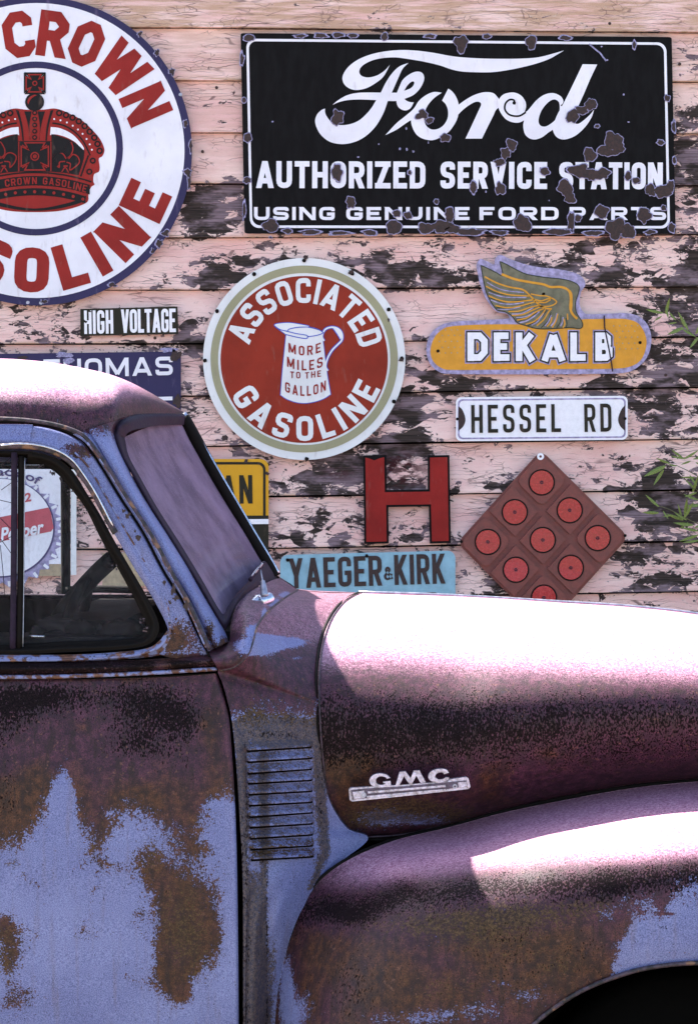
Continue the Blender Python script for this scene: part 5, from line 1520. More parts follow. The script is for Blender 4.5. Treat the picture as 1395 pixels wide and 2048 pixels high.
# rubber channel round the opening, then glass
RO = [(-620, 902, 5.082), (0, 902, 5.082), (60, 903, 5.082), (95, 910, 5.082), (122, 922, 5.080), (147, 945, 5.077), (172, 985, 5.073), (200, 1030, 5.069), (230, 1085, 5.065), (262, 1140, 5.061), (294, 1195, 5.057), (315, 1238, 5.054), (318, 1262, 5.053), (308, 1281, 5.053), (285, 1293, 5.053), (230, 1300, 5.053), (120, 1305, 5.054), (0, 1308, 5.054), (-620, 1309, 5.054)]
RI = [(-620, 913, 5.098), (0, 914, 5.098), (55, 927, 5.098), (85, 931, 5.098), (107, 942, 5.096), (122, 955, 5.093), (144, 980, 5.089), (173, 1020, 5.085), (203, 1080, 5.081), (232, 1130, 5.077), (262, 1185, 5.073), (288, 1238, 5.070), (292, 1256, 5.069), (284, 1270, 5.069), (262, 1277, 5.069), (210, 1281, 5.069), (110, 1284, 5.070), (0, 1290, 5.070), (-620, 1292, 5.070)]
rows = [RO, [(a[0] * .6 + b[0] * .4, a[1] * .6 + b[1] * .4, a[2] * .5 + b[2] * .5 - .010) for a, b in zip(RO, RI)],
        [(a[0] * .3 + b[0] * .7, a[1] * .3 + b[1] * .7, b[2] - .006) for a, b in zip(RO, RI)], RI]
rub = part('window_rubber', rows, 220, 12, M['rubber'], None, flange=.012)
mirrored('window_rubber', rub)
gv = [W(x, y, 5.092 if y < 1100 else 5.080) for x, y, _ in RI]
mesh('door_glass', gv, [tuple(range(len(gv)))[::-1]], M['dglass'], T0)
# vent window division bar
tube([(29, 905, 5.082), (29, 1000, 5.078), (28, 1150, 5.070), (26, 1300, 5.062)], .0065, M['rubberp'], 'division_bar', T0, n=8)
tube([(43, 912, 5.086), (42, 1000, 5.080), (41, 1150, 5.072), (39, 1300, 5.064)], .0062, M['rubber'], 'division_bar', T0, n=8)
tube([(50, 915, 5.086), (49, 1000, 5.082), (48, 1150, 5.074), (46, 1300, 5.066)], .0014, M['steel'], 'bar_edge', T0, n=6)
tube([(60, 1272, 5.085), (90, 1273, 5.085)], .0030, M['chrome'], 'vent_latch', T0, n=8)
# cracks in the rear glass
for i, l in enumerate([[(0, 1035), (25, 1060)], [(3, 980), (24, 965)], [(0, 950), (25, 935)], [(2, 1078), (25, 1110)], [(0, 1000), (25, 1006)], [(0, 1085), (25, 1072)], [(5, 930), (22, 915)], [(1, 1090), (6, 1140), (10, 1190)]]):
    tube([(x, y, 5.079) for x, y in l], .0007, M['rubberp'], 'glass_crack', T0, n=4, caps=False)
# dried web and dirt caught in the channel
rg = random.Random(4)
f_ = Flat()
for i in range(60):
    t = rg.random()
    k = int(t * (len(RI) - 7)) + 1
    x, y = RI[k][0], RI[k][1]
    if x < 30: continue
    f_.poly(rag(x - 3 + rg.uniform(-5, 5), y + 4 + rg.uniform(-5, 5), rg.uniform(1, 3), rg.uniform(1, 2.6), i, 8, .6), RI[k][2] - .012, .001)
tag(f_.build('dried_web', M['dbead'], T0), kind='stuff')

# --- A pillar -------------------------------------------------------
PL = [(144, 869, 5.105), (174, 890, 5.102), (201, 927, 5.098), (245, 998, 5.090), (288, 1064, 5.082), (331, 1145, 5.072), (371, 1208, 5.066), (400, 1272, 5.060), (416, 1303, 5.052)]
PR = [(240, 838, 5.20), (230, 872, 5.17), (253, 932, 5.150), (288, 997, 5.142), (331, 1064, 5.134), (374, 1133, 5.126), (402, 1183, 5.12), (444, 1254, 5.115), (457, 1284, 5.10)]
rows = []
for a, b in zip(PL, PR):
    r_ = []
    for t, d in ((0, 0), (.06, -.016), (.22, -.014), (.30, -.006), (.36, -.016), (.6, -.030), (.85, -.022), (1, 0)):
        r_.append((a[0] + (b[0] - a[0]) * t, a[1] + (b[1] - a[1]) * t, a[2] + (b[2] - a[2]) * t + d))
    rows.append(r_)
pil = part('windshield_pillar', rows, 46, 150, M['paint'], f_pillar)
mirrored('windshield_pillar', pil)
# drip moulding along the gap
tube([(-620, 834, 5.098), (-100, 835, 5.098), (0, 837, 5.098), (60, 841, 5.096), (105, 848, 5.094), (140, 858, 5.090), (168, 872, 5.086), (192, 900, 5.082), (222, 945, 5.076), (262, 1008, 5.068), (304, 1072, 5.060), (346, 1150, 5.052), (372, 1196, 5.048), (398, 1250, 5.044), (420, 1300, 5.040)], .0042, M['dbead'], 'drip_moulding', T0, n=8)
tube([(175, 885, 5.082), (205, 925, 5.078), (248, 990, 5.070), (291, 1056, 5.062), (334, 1134, 5.054), (362, 1185, 5.05), (388, 1240, 5.046), (412, 1295, 5.042)], .0026, M['bead'], 'pillar_bead', T0, n=8)
tube([(-620, 843, 5.104), (0, 843, 5.104), (60, 846, 5.104), (100, 852, 5.104), (142, 866, 5.102), (172, 887, 5.100), (199, 924, 5.096), (243, 997, 5.088), (286, 1062, 5.080), (329, 1143, 5.070), (369, 1206, 5.064), (398, 1270, 5.058), (416, 1306, 5.052), (428, 1326, 5.045)], .0036, M['rubber'], 'door_gap_seal', T0, n=6)
for i, (x, y, rx, ry) in enumerate([(256, 1032, 5, 6), (277, 1075, 5, 6), (346, 1180, 5, 12), (352, 1196, 8, 6), (329, 1165, 3, 5), (270, 1062, 2, 3), (372, 1212, 5, 9), (248, 1022, 3, 4), (340, 1205, 3, 4)]):
    g = Flat(); g.poly(rag(x, y, rx, ry, i + 4.4, 16, .6), 5.030 if y > 1100 else 5.052, .001); g.build('rust_hole', M['chip'], T0)

# --- roof -----------------------------------------------------------
B_ = [(-620, 834, 5.115), (-200, 834, 5.115), (0, 838, 5.115), (60, 842, 5.115), (105, 850, 5.117), (142, 862, 5.120), (180, 862, 5.13), (212, 852, 5.15), (238, 838, 5.19), (265, 831, 5.30), (300, 828, 5.45), (338, 828, 5.65), (371, 829, CL)]
S_ = [(-620, 722, CL), (-200, 721, CL), (0, 724, CL), (55, 727, CL), (100, 731, CL), (140, 737, CL), (175, 744, CL), (205, 751, CL), (235, 760, CL), (268, 772, CL), (303, 789, CL), (338, 808, CL), (369, 825, CL)]
nvr, nur = 44, 130
Bw = np.array(crom([W(*p) for p in B_], 10)); Sw = np.array(crom([W(*p) for p in S_], 10))
tt = np.linspace(0, 1, nvr)[:, None, None]
e = .80
c1 = (1 - np.cos(tt * math.pi / 2)) ; s1 = np.sin(tt * math.pi / 2)
c1 = c1 ** 1.12; s1 = s1 ** .92
V = np.zeros((nvr, len(Bw), 3))
V[..., 0] = Bw[None, :, 0] + (Sw[None, :, 0] - Bw[None, :, 0]) * c1[..., 0] 
V[..., 1] = Bw[None, :, 1] + (Sw[None, :, 1] - Bw[None, :, 1]) * c1[..., 0]
V[..., 2] = Bw[None, :, 2] + (Sw[None, :, 2] - Bw[None, :, 2]) * s1[..., 0]
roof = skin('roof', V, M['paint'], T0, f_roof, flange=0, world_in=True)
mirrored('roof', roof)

# --- windshield -----------------------------------------------------
# header and gasket
WO = [(232, 850, 5.19), (229, 870, 5.165), (240, 908, 5.155), (262, 946, 5.148), (300, 1015, 5.142), (345, 1088, 5.134), (390, 1162, 5.126), (430, 1230, 5.120), (447, 1256, 5.118), (455, 1252, 5.13), (466, 1222, 5.17), (487, 1192, 5.28), (515, 1173, 5.45), (538, 1163, 5.65), (556, 1159, CL)]
WI = [(252, 868, 5.21), (249, 876, 5.20), (258, 912, 5.185), (278, 950, 5.178), (314, 1014, 5.170), (358, 1083, 5.162), (400, 1152, 5.152), (430, 1205, 5.145), (446, 1228, 5.145), (456, 1212, 5.17), (474, 1187, 5.22), (492, 1168, 5.32), (512, 1147, 5.48), (525, 1132, 5.65), (533, 1122, CL - .02)]
rows = [WO, [(a[0] * .62 + b[0] * .38, a[1] * .62 + b[1] * .38, a[2] * .5 + b[2] * .5 - .020) for a, b in zip(WO, WI)], [(a[0] * .25 + b[0] * .75, a[1] * .25 + b[1] * .75, b[2] - .012) for a, b in zip(WO, WI)], WI]
wr = part('windshield_rubber', rows, 170, 10, M['rubberp'], None, flange=0)
rows = [[(228, 868, 5.175), (232, 850, 5.19), (245, 838, 5.22), (270, 830, 5.31), (300, 827, 5.45), (338, 827, 5.65), (370, 828, CL)],
        [(236, 868, 5.165), (240, 854, 5.17), (256, 843, 5.20), (276, 838, 5.29), (304, 834, 5.43), (342, 833, 5.63), (374, 833, CL - .02)],
        [(250, 876, 5.205), (256, 866, 5.205), (268, 860, 5.24), (286, 856, 5.32), (310, 852, 5.46), (342, 850, 5.65), (374, 850, CL - .01)]]
hd = part('windshield_header', rows, 60, 12, M['rubberp'], None, flange=0)
GL = [(249, 874, 5.206), (258, 912, 5.190), (278, 950, 5.182), (314, 1014, 5.174), (358, 1083, 5.165), (400, 1152, 5.155), (430, 1205, 5.148), (446, 1230, 5.147)]
GR = [(370, 848, CL - .01), (386, 880, CL - .01), (404, 912, CL - .01), (432, 962, CL - .01), (464, 1015, CL - .01), (496, 1066, CL - .01), (522, 1110, CL - .01), (536, 1128, CL - .01)]
rows = []
for k, (a, b) in enumerate(zip(GL, GR)):
    up = (10, 3, 0, 0, 0, 0, -4, -18)[k]
    rows.append([(a[0] + (b[0] - a[0]) * t, a[1] + (b[1] - a[1]) * t - (up * math.sin(math.pi * t)), a[2] + (b[2] - a[2]) * t) for t in (0, .33, .66, 1)])
wg = part('windshield_glass', rows, 14, 40, M['wglass'], None, flange=0)
wg2 = mirrored('windshield_glass', wg); mirrored('windshield_rubber', wr); mirrored('windshield_header', hd)
tube([(366, 835, CL - .03), (392, 882, CL - .03), (418, 930, CL - .03), (460, 1002, CL - .03), (500, 1070, CL - .03), (535, 1128, CL - .03), (549, 1154, CL - .03)], .016, M['rubber'], 'centre_post', T0, n=8, flat=1.1)
tube([(368, 826, CL - .035), (398, 880, CL - .035), (424, 924, CL - .035), (466, 996, CL - .035), (506, 1064, CL - .035), (541, 1122, CL - .035), (555, 1147, CL - .035)], .0062, M['chrome'], 'centre_strip', T0, n=10, flat=.7)

# --- cowl top, panel behind the hood -------------------------------
# top piece between gasket and seam
CI = [(416, 1303, 5.056), (436, 1292, 5.085), (458, 1283, 5.10), (461, 1250, 5.14), (472, 1215, 5.20), (492, 1190, 5.30), (520, 1172, 5.46), (545, 1160, 5.66), (560, 1156, CL)]
CO = [(437, 1341, 5.035), (468, 1334, 5.020), (495, 1310, 5.025), (505, 1285, 5.045), (514, 1253, 5.10), (528, 1232, 5.18), (547, 1213, 5.32), (571, 1195, 5.52), (596, 1180, CL)]
rows = []
for t, d in ((0, 0), (.2, -.014), (.5, -.030), (.8, -.018), (1, 0)):
    rows.append([(a[0] + (b[0] - a[0]) * t, a[1] + (b[1] - a[1]) * t - 0, a[2] + (b[2] - a[2]) * t + d) for a, b in zip(CI, CO)])
ct = part('cowl_top', rows, 110, 30, M['paint'], f_top, flange=.0)
mirrored('cowl_top', ct)
tube([(p[0], p[1], p[2] + .002) for p in CO], .0028, M['dbead'], 'cowl_seam', T0, n=6)
# upper cowl between seam and hood
HE = [(717, 1185, CL), (702, 1192, 5.74), (688, 1202, 5.63), (663, 1232, 5.46), (646, 1271, 5.325), (638, 1319, 5.215), (635, 1368, 5.15), (636, 1400, 5.125)]
SE = [(596, 1180, CL), (571, 1195, 5.52), (547, 1213, 5.32), (528, 1232, 5.18), (514, 1253, 5.10), (505, 1285, 5.045), (495, 1310, 5.025), (468, 1334, 5.020)]
rows = []
for a, b in zip(SE, HE):
    rows.append([(a[0] + (b[0] - a[0]) * t, a[1] + (b[1] - a[1]) * t, a[2] + (b[2] - a[2]) * t + .03 * math.sin(math.pi * t) * (1 if 1 else 0)) for t in (0, .25, .5, .75, 1)])
UP = list(zip(SE, HE))
# side panel, down to the sill; one pressing with the upper cowl
CPL = [(437, 1341, 5.033), (445, 1366, 5.030), (454, 1398, 5.025), (463, 1438, 5.018), (470, 1500, 5.008), (476, 1580, 5.0), (480, 1650, 4.995), (483, 1700, 4.992), (485, 1760, 4.99), (486, 1850, 4.992), (486, 1950, 4.995), (486, 2080, 5.00), (486, 2400, 5.03)]
CPR = [(636, 1409, 5.122), (636, 1424, 5.12), (637, 1450, 5.12), (641, 1490, 5.12), (645, 1540, 5.125), (660, 1604, 5.14), (694, 1656, 5.17), (735, 1679, 5.19), (662, 1740, 5.12), (600, 1826, 5.075), (566, 1930, 5.07), (549, 2060, 5.07), (545, 2400, 5.08)]
rows = []
BU = [.03, .03, .03, .028, .024, .018, .010, .002] + [-.004, -.008, -.011] + [-.012] * 12
for k, (a, b) in enumerate(UP + list(zip(CPL, CPR))):
    r_ = []
    kk = k - len(UP)
    for t in (0, .05, .12, .25, .4, .6, .8, 1):
        x = a[0] + (b[0] - a[0]) * t; y = a[1] + (b[1] - a[1]) * t
        bulge = BU[k] * math.sin(math.pi * min(1, t * (1.1 if kk > 2 else 1)))
        if kk >= 8:
            bulge += .010 * math.exp(-((x - 534) / 7) ** 2) - .006 * math.exp(-((x - 508) / 12) ** 2)
        if kk > 3 and t == .05: bulge = -.006
        if kk > 3 and t == .12: bulge = -.004
        r_.append((x, y, a[2] + (b[2] - a[2]) * t + bulge))
    rows.append(r_)
cp = part('cowl_side_panel', rows, 110, 260, M['paint'], f_cowl, edges='lr')
mirrored('cowl_side_panel', cp)

# louvers
LL = [1501, 1523, 1546, 1566, 1588, 1610, 1633, 1654, 1676, 1698, 1719]
LR = [1493, 1515, 1537, 1559, 1581, 1603, 1624, 1646, 1668, 1690, 1712]
slots = Flat()
def panelY(x, y):
    # depth of the side panel at a pixel, from its control rows
    best = None
    for k in range(len(CPL) - 1):
        t = (x - CPL[k][0]) / (CPR[k][0] - CPL[k][0])
        y0 = CPL[k][1] + (CPR[k][1] - CPL[k][1]) * t
        t1 = (x - CPL[k + 1][0]) / (CPR[k + 1][0] - CPL[k + 1][0])
        y1 = CPL[k + 1][1] + (CPR[k + 1][1] - CPL[k + 1][1]) * t1
        if y0 <= y <= y1:
            f = (y - y0) / (y1 - y0)
            Ya = CPL[k][2] + (CPR[k][2] - CPL[k][2]) * t; Yb = CPL[k + 1][2] + (CPR[k + 1][2] - CPL[k + 1][2]) * t1
            return Ya + (Yb - Ya) * f - .012 * math.sin(math.pi * min(1, t * 1.1))
    return 5.03
def f_louv(PX, PY):
    d = f_cowl(PX, PY)
    d['rust'] = d['rust'] * .6 + np.clip(1 - np.abs(PY - 1700) / 40, 0, 1) * .42 + .20
    d['olive'] = d['olive'] * .9 + .14
    return d
for i, (yl, yr) in enumerate(zip(LL, LR)):
    xl, xr = 491 + i * .8, 626 + i * .3
    rows = []
    for v, d in ((0, -.0015), (.35, -.006), (.8, -.016), (1, -.0170)):
        r_ = []
        for t in (0, .04, .10, .5, .90, .96, 1):
            x = xl + (xr - xl) * t; yb = yl + (yr - yl) * t; y = yb - 16.5 * (1 - v)
            e_ = min(1, min(t, 1 - t) / .07)
            e_ = e_ ** .6 if e_ > 0 else 0
            r_.append((x, y - 2.2 * (1 - e_) * v, panelY(x, y) - .0015 + (d + .0015) * e_))
        rows.append(r_)
    part('louver', rows, 26, 8, M['paint'], f_louv, flange=.007, edges='b')
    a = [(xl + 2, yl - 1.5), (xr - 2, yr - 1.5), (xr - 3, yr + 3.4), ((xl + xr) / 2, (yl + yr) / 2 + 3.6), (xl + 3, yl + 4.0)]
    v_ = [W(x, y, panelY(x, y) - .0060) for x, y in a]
    mesh('louver_slot_shade', v_, [tuple(range(5))[::-1]], M['dark'], T0)  # dark sheet laid under the lip, painting in the shade of an opening

# --- hood -----------------------------------------------------------
# stations along the hood: rear edge first. Each: lower edge -> crown
def hood_station(x, xb, yb, Yb, pts): return None
ST = []
# x at lower edge, y lower edge, silhouette y
lower = [(723, 1674, 5.235), (800, 1672, 5.275), (900, 1649, 5.285), (1000, 1620, 5.285), (1120, 1594, 5.285), (1260, 1569, 5.285), (1395, 1557, 5.285), (1600, 1545, 5.285), (1850, 1560, 5.29)]
crown = [(740, 1186, CL), (800, 1188, CL), (898, 1192, CL), (1000, 1197, CL), (1120, 1205, CL), (1260, 1214, CL), (1395, 1229, CL), (1600, 1262, CL), (1850, 1340, CL)]
prof = [(.0, 0.0, 0.0), (.035, .03, -.045), (.14, .11, -.125), (.30, .21, -.165), (.45, .30, -.165), (.58, .40, -.130), (.70, .50, -.050), (.80, .60, .045), (.88, .70, .165), (.94, .81, .30), (.98, .91, .43), (1, 1, None)]
rows = []
G_rows = []
for (fy, _, dy) in prof:
    r_ = []
    # rear edge column follows the rounded rear outline of the hood
    for k in range(len(lower)):
        l, c = lower[k], crown[k]
        x = l[0] + (c[0] - l[0]) * fy
        y = l[1] + (c[1] - l[1]) * fy
        Y = CL if dy is None else l[2] + dy * (1.0 if k > 0 else .9)
        r_.append([x, y, Y])
    G_rows.append(r_)
# replace column 0 by the real rear edge and squeeze the next ones after it
edge = [(723, 1672, 5.235), (690, 1652, 5.20), (654, 1592, 5.15), (641, 1500, 5.12), (636, 1420, 5.118), (635, 1362, 5.148), (639, 1310, 5.22), (647, 1270, 5.32), (661, 1236, 5.44), (680, 1210, 5.58), (700, 1195, 5.73), (719, 1186, CL)]
for j in range(len(prof)):
    G_rows[j][0] = list(edge[j])
    a, b = G_rows[j][0], G_rows[j][2]
    t = .42
    G_rows[j][1] = [a[0] + (b[0] - a[0]) * t, G_rows[j][1][1] if j in (0,) else a[1] + (b[1] - a[1]) * t, a[2] + (b[2] - a[2]) * .72 if j < 6 else a[2] + (b[2] - a[2]) * .6]
G_rows[0][1][1] = 1676; G_rows[0][1][0] = 785
G_rows[1][1][1] = 1656
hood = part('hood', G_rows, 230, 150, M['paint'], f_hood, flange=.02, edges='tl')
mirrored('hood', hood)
tube([(p[0] - 2.5, p[1], p[2] + .004) for p in edge[::-1]] + [(753, 1679, 5.24), (800, 1675, 5.275), (860, 1662, 5.285), (953, 1636, 5.285), (1064, 1608, 5.285), (1231, 1577, 5.285), (1395, 1561, 5.285), (1700, 1552, 5.29)], .0042, M['rubber'], 'hood_gap_seal', T0, n=6, res=6)
tube([(p[0] + 3.0, p[1] + 0, p[2] - .0035) for p in edge[::-1]] + [(753, 1673, 5.228), (800, 1669, 5.262), (880, 1651, 5.276)], .0018, M['dbead'], 'hood_edge_bead', hood, n=6, res=6)
# centre line strip on the hood
tube([(717, 1184, CL), (898, 1190, CL), (1120, 1203, CL), (1260, 1212, CL), (1395, 1227, CL), (1600, 1260, CL), (1850, 1338, CL)], .003, M['steel'], 'hood_centre_strip', T0, n=8)

# --- front fender ---------------------------------------------------
E_ = [(550, 2200, 5.07), (550, 2048, 5.07), (558, 1970, 5.07), (572, 1906, 5.07), (587, 1862, 5.075), (603, 1818, 5.08), (629, 1774, 5.09), (661, 1743, 5.10), (702, 1717, 5.12), (750, 1695, 5.16), (806, 1676, 5.22), (900, 1654, 5.275), (1000, 1627, 5.28), (1120, 1602, 5.28), (1260, 1577, 5.28), (1395, 1563, 5.28), (1560, 1556, 5.28), (1760, 1570, 5.28)]
A_ = [(950, 2290), (957, 2230), (975, 2180), (1000, 2128), (1025, 2093), (1050, 2064), (1080, 2036), (1110, 2013), (1145, 1990), (1180, 1972), (1215, 1958), (1260, 1943), (1300, 1934), (1345, 1928), (1395, 1925), (1440, 1926), (1500, 1934), (1600, 1963)]
gprof = [(0, 0), (.03, .10), (.07, .24), (.14, .47), (.22, .68), (.31, .83), (.42, .93), (.56, .985), (.72, 1.0), (.88, 1.0), (1, .98)]
rows = []
for (v, g) in gprof:
    r_ = []
    for k, (e0, a0) in enumerate(zip(E_, A_)):
        vv = v ** (1.0 if k > 8 else .9)
        x = e0[0] + (a0[0] - e0[0]) * vv; y = e0[1] + (a0[1] - e0[1]) * vv
        r_.append((x, y, e0[2] + (4.80 - e0[2]) * g))
    rows.append(r_)
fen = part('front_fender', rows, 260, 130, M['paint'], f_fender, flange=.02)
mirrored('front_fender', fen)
tube([(a[0], a[1] + 1, 4.803) for a in A_], .0045, M['dbead'], 'wheel_arch_lip', fen, n=8)
tube([(e0[0] - 2, e0[1] - 1, e0[2] + .006) for e0 in E_], .0050, M['rubber'], 'fender_gap_seal', T0, n=6)
# wheel well
v, f = [], []
n = len(A_)
AW = [W(a[0], a[1], 4.82) for a in A_]
AW += [W(1700, 2020, 4.82), W(1790, 2110, 4.82), W(1840, 2230, 4.82), W(1850, 2330, 4.82)]
AW = [W(952, 2350, 4.82)] + AW
for p in AW: v += [(p[0], 4.822, p[2]), (p[0], 5.55, p[2])]
for i in range(len(AW) - 1): f.append((2 * i, 2 * i + 1, 2 * i + 3, 2 * i + 2))
b0 = len(v); v += [(AW[0][0], 5.55, .25), (AW[-1][0], 5.55, .25)]
f.append(tuple([2 * i + 1 for i in range(len(AW))]))
mesh('wheel_well', v, f, M['dark'], T0)
vm = [(x, 2 * CL - y, z) for x, y, z in v]
mesh('wheel_well', vm, [tuple(reversed(q)) for q in f], M['dark'], T0)

# dark body shell behind the gaps: firewall, inner sides, engine bay, cab box
def boxm(name, x0, x1, y0, y1, z0, z1, mat, parent=T0):
    v = [(x, y, z) for z in (z0, z1) for y in (y0, y1) for x in (x0, x1)]
    return mesh(name, v, [(0, 1, 3, 2)[::-1], (4, 5, 7, 6), (0, 1, 5, 4), (1, 3, 7, 5), (3, 2, 6, 7), (2, 0, 4, 6)], mat, parent)
def px_x(px, Y): return (px - 697.5) * Y / F
def py_z(py, Y): return CZ - (py - 1024) * Y / F
zb = .42
boxm('inner_cab_side', px_x(-620, 5.05), px_x(430, 5.05), 5.062, 5.10, zb, py_z(1320, 5.06), M['dark'])
boxm('inner_cab_side', px_x(-620, 5.05), px_x(430, 5.05), 2 * CL - 5.10, 2 * CL - 5.062, zb, py_z(1320, 5.06), M['dark'])
boxm('firewall', px_x(470, 5.1), px_x(560, 5.1), 5.125, 2 * CL - 5.125, zb, py_z(1395, 5.1), M['dark'])
boxm('engine_bay', px_x(700, 5.3), px_x(1650, 5.3), 5.33, 2 * CL - 5.33, zb, py_z(1440, 5.3), M['dark'])
boxm('inner_cowl', px_x(540, 5.14), px_x(640, 5.14), 5.20, 2 * CL - 5.20, zb, py_z(1420, 5.14), M['dark'])
boxm('inner_pillar_base', px_x(426, 5.1), px_x(480, 5.1), 5.075, 5.13, zb, py_z(1345, 5.1), M['dark'])
boxm('floor_pan', px_x(-620, 5.1), px_x(1650, 5.1), 5.10, 2 * CL - 5.10, zb - .06, zb - .002, M['dark'])

# --- cab interior ---------------------------------------------------
boxm('dashboard', px_x(330, 5.2), px_x(480, 5.2), 5.14, 2 * CL - 5.14, 1.10, py_z(1232, 5.9), M['interior'])
boxm('dashboard_top', px_x(150, 5.9), px_x(300, 5.9), 5.20, 2 * CL - 5.20, 1.20, py_z(1215, 5.9), M['interior'])
boxm('seat', px_x(-560, 5.3), px_x(20, 5.3), 5.15, 2 * CL - 5.15, .6, 1.02, M['interior'])
boxm('seat_backrest', px_x(-640, 5.3), px_x(-500, 5.3), 5.15, 2 * CL - 5.15, 1.0, 1.42, M['interior'])
boxm('cab_back', px_x(-650, 5.3), px_x(-630, 5.3), 5.12, 2 * CL - 5.12, .5, 1.95, M['interior'])
FY = 2 * CL - 5.12
# far door frame pieces seen through the near window
tube([(131, 850, FY), (131, 1000, FY), (132, 1192, FY)], .0125, M['rubber'], 'far_division_bar', T0, n=8)
def fv(a, b): return W(a, b, FY)
mesh('far_window_sill', [fv(-400, 1186), fv(420, 1190), fv(420, 1330), fv(-400, 1330)] , [(0, 1, 2, 3)], M['interior'], T0)
tube([(-400, 1192, FY - .02), (0, 1192, FY - .02), (120, 1193, FY - .02), (250, 1194, FY - .02), (330, 1196, FY - .02)], .006, M['rubberp'], 'far_sill_edge', T0, n=8)
tube([(132, 1180, FY - .01), (200, 1178, FY - .01), (280, 1180, FY - .01)], .010, M['rubber'], 'far_window_lip', T0, n=8)
# steering column, wheel and horn ring
col_t = Vector(W(172, 1180, 5.62)); 
tube([W(222, 1120, 5.45), W(190, 1150, 5.5), W(140, 1205, 5.55), W(118, 1236, 5.6)], .020, M['interior'], 'windshield_brace', T0, n=10, raw=True)
sw = []
c = Vector(W(120, 1330, 5.5)); 
for i in range(36):
    a = 2 * math.pi * i / 36
    p = c + Vector((math.cos(a) * .06, math.sin(a) * .205, math.sin(a) * .0 + math.cos(a) * .19))
    sw.append(tuple(p))
tube(sw, .011, M['interior'], 'steering_wheel', T0, n=8, closed=True, res=2, raw=True)
tube([tuple(c), tuple(c + Vector((.40, 0, -.35)))], .02, M['interior'], 'steering_column', T0, n=8, raw=True)
# dead leaves and rag heaps on the dash, at the glass foot
rg = random.Random(8)
def heap(name, x, y, Y, rx, ry, seed, mat='interior'):
    nn, mm = 20, 9
    v, f = [], []
    for j in range(mm):
        ph = math.pi / 2 * j / (mm - 1)
        for i in range(nn):
            a = 2 * math.pi * i / nn
            k = 1 + .3 * mnoise.noise(Vector((math.cos(a) * 1.5 + seed, math.sin(a) * 1.5, ph * 2)))
            cx, _, cz = W(x, y, Y)
            v.append((cx + rx * k * math.cos(ph) * math.cos(a), Y + rx * .7 * math.cos(ph) * math.sin(a), cz + ry * k * math.sin(ph)))
    for j in range(mm - 1):
        for i in range(nn):
            f.append((j * nn + i, j * nn + (i + 1) % nn, (j + 1) * nn + (i + 1) % nn, (j + 1) * nn + i))
    return mesh(name, v, f, M[mat], T0, smooth=True)
heap('dash_debris', 162, 1266, 5.20, .036, .026, 1.0); heap('dash_debris', 245, 1268, 5.17, .050, .030, 2.0); heap('dash_debris', 75, 1268, 5.2, .02, .016, 3.1)
heap('dash_debris', 110, 1276, 5.2, .03, .016, 4.0); heap('dash_debris', 205, 1272, 5.2, .022, .026, 6.0)
boxm('inner_window_ledge', px_x(-600, 5.2), px_x(330, 5.2), 5.10, 5.30, py_z(1300, 5.15), py_z(1272, 5.15), M['interior'])

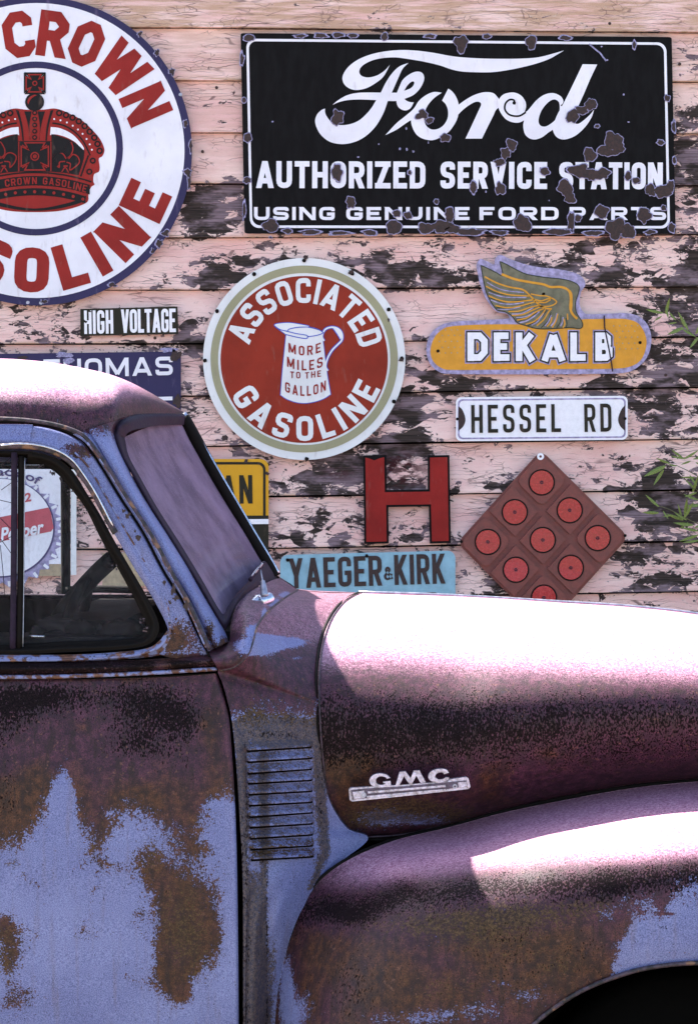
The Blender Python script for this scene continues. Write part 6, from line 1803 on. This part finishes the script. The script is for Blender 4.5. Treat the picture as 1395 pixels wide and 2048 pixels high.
# --- emblem ---------------------------------------------------------
def emblem():
    v0 = 5.100
    e = empty('e', (0, 0, 0), None, None); bpy.data.objects.remove(e)
    def Yh(x, y): return np.interp(x, [690, 760, 850, 940], [5.112, 5.108, 5.110, 5.112])
    f = Flat()
    bar = [(697, 1579), (700, 1576), (745, 1573), (800, 1570), (895, 1563), (897, 1559), (931, 1554), (936, 1557), (940, 1574), (936, 1578), (800, 1593), (704, 1603), (699, 1600)]
    Y = 5.092
    f.poly(bar, Y, .016)
    o = f.build('emblem_bar', M['emblem'], T0)
    f = Flat(); f.poly([(701, 1580), (745, 1576), (800, 1573), (931, 1561), (934, 1573), (800, 1590), (705, 1599)], Y - .0015, .002); f.build('bar_face', M['emblemdark'], o)
    f = Flat(); f.poly([(705, 1584), (728, 1581), (729, 1596), (707, 1598)], Y - .003, .003); f.poly([(915, 1565), (931, 1563), (933, 1572), (917, 1576)], Y - .003, .003); f.build('bar_pad', M['emblem'], o)
    f = Flat()
    f.poly([(735, 1583), (890, 1570), (891, 1574), (736, 1587)], Y - .003, .003)
    f.poly([(733, 1592), (890, 1578), (891, 1581), (734, 1596)], Y - .003, .003)
    f.build('bar_rib', M['emblem'], o)
    f = Flat(); f.disc(727, 1590, 5, Y - .004, th=.004, n=14, rin=2.2); f.disc(909, 1573, 4.6, Y - .004, th=.004, n=14, rin=2.2); f.build('bar_rivet', M['steel'], o)
    z = lambda l: smc([(640 + p[0] / 3.875, 1450 + p[1] / 3.875) + tuple(p[2:]) for p in l], 4)
    YL = Y - .003
    L_ = {
        'g': [(545, 412, 1), (520, 385), (470, 372), (420, 380), (388, 405), (378, 435), (395, 468), (430, 485), (480, 487), (530, 478), (550, 465, 1), (545, 430, 1), (485, 436, 1), (485, 452, 1), (505, 455, 1), (470, 462), (440, 450), (436, 420), (460, 402), (500, 405), (515, 420, 1)],
        'm': [(580, 470, 1), (612, 362, 1), (660, 356, 1), (700, 410, 1), (722, 352, 1), (770, 350, 1), (820, 445, 1), (775, 452, 1), (745, 395, 1), (710, 462, 1), (690, 464, 1), (648, 400, 1), (615, 470, 1)],
        'c': [(998, 372, 1), (980, 345), (935, 336), (880, 345), (842, 372), (833, 405), (850, 432), (890, 446), (940, 445), (990, 430), (1000, 405, 1), (970, 402, 1), (950, 415), (915, 418), (893, 400), (905, 378), (940, 370), (960, 385, 1)]}
    for k, l in L_.items():
        f = Flat(); f.poly(z(l), YL + .004, .014); q = f.build('emblem_letter', M['emblemdark'], T0)
        # raised face, set in from the rim
        b = z(l); P = np.array(b); T_ = np.roll(P, -1, 0) - np.roll(P, 1, 0); T_ /= np.linalg.norm(T_, axis=1)[:, None] + 1e-9
        Nn = np.stack([-T_[:, 1], T_[:, 0]], 1) * (1 if area(b) > 0 else -1)
        f = Flat(); f.poly([tuple(p) for p in P + Nn * .9], YL, .004); f.build('letter_face', M['emblem'], q)
emblem()

# --- wiper ----------------------------------------------------------
wp = tube([(497, 1211, 5.24), (508, 1207, 5.27), (517, 1203, 5.29)], .006, M['chrome'], 'wiper_pivot', T0, n=12, r2=.016)
tube([(519, 1204, 5.28), (532, 1199, 5.29), (540, 1195, 5.30)], .013, M['chrome'], 'wiper_hub', T0, n=12, r2=.012)
tube([(529, 1192, 5.26), (527, 1175, 5.27), (525, 1162, 5.28)], .0085, M['steel'], 'wiper_arm', T0, n=8, r2=.005, flat=.6)
tube([(525, 1162, 5.28), (522, 1147, 5.30), (520, 1134, 5.32)], .0022, M['steel'], 'wiper_rod', T0, n=6, r2=.0018)
tube([(500, 1160, 5.27), (510, 1146, 5.29), (522, 1132, 5.32), (528, 1126, 5.34)], .0050, M['rubberp'], 'wiper_blade', T0, n=6)
tube([(503, 1152, 5.26), (514, 1138, 5.28), (524, 1128, 5.31)], .0016, M['steel'], 'wiper_bridge', T0, n=6)
for (x, y) in ((504, 1153), (513, 1141), (522, 1130)):
    tube([(x - 3, y + 5, 5.28), (x + 3, y - 4, 5.28)], .0025, M['steel'], 'wiper_clip', T0, n=6)

# --- wheels, under-parts and the pick-up bed just outside the picture
def wheel(x, y, near):
    s = 1 if near else -1
    r, w = .355, .17
    prof_ = [(r - .155, w * .32), (r - .15, w * .5), (r - .08, w * .56), (r - .02, w * .5), (r, w * .34), (r, -w * .34), (r - .02, -w * .5), (r - .08, -w * .56), (r - .15, -w * .5), (r - .155, -w * .32)]
    n = 48
    v, f = [], []
    for i in range(n):
        a = 2 * math.pi * i / n
        for (rr, yy) in prof_: v.append((x + rr * math.cos(a), y - yy * s, r + rr * math.sin(a)))
    m = len(prof_)
    for i in range(n):
        for k in range(m): f.append((i * m + k, i * m + (k + 1) % m, ((i + 1) % n) * m + (k + 1) % m, ((i + 1) % n) * m + k))
    o = mesh('wheel', v, f, M['tyre'], T0, smooth=True)
    v, f = [], []
    pr = [(0, .02), (.05, .025), (.10, .0), (.15, .03), (.205, .055)]
    for i in range(n):
        a = 2 * math.pi * i / n
        for (rr, yy) in pr: v.append((x + rr * math.cos(a), y - (yy) * s, r + rr * math.sin(a)))
    m = len(pr)
    for i in range(n):
        for k in range(m - 1): f.append((i * m + k, i * m + k + 1, ((i + 1) % n) * m + k + 1, ((i + 1) % n) * m + k))
    mesh('rim', v, f, M['dbead'], o, smooth=True)
xf = px_x(1400, 5.05)
wheel(xf, 5.26, True); wheel(xf, 2 * CL - 5.26, False)
xr = xf - 2.95
wheel(xr, 5.26, True); wheel(xr, 2 * CL - 5.26, False)
# bed, rear fender box and hood nose closing the truck off to the sides
boxm('bed_side', xr - .75, px_x(-660, 5.1), 5.16, 5.20, .62, 1.22, M['dbead'])
boxm('bed_side', xr - .75, px_x(-660, 5.1), 2 * CL - 5.20, 2 * CL - 5.16, .62, 1.22, M['dbead'])
boxm('bed_floor', xr - .75, px_x(-660, 5.1), 5.20, 2 * CL - 5.20, .60, .66, M['dbead'])
boxm('frame_rail', xr - .7, xf + .5, 5.42, 5.50, .38, .46, M['dark'])
boxm('frame_rail', xr - .7, xf + .5, 2 * CL - 5.50, 2 * CL - 5.42, .38, .46, M['dark'])
boxm('running_board', px_x(-560, 5.0), px_x(520, 5.0), 4.86, 5.08, .36, .41, M['dbead'])
boxm('grille', px_x(1700, 5.3) , px_x(1740, 5.3), 5.2, 2 * CL - 5.2, .5, 1.18, M['steel'])
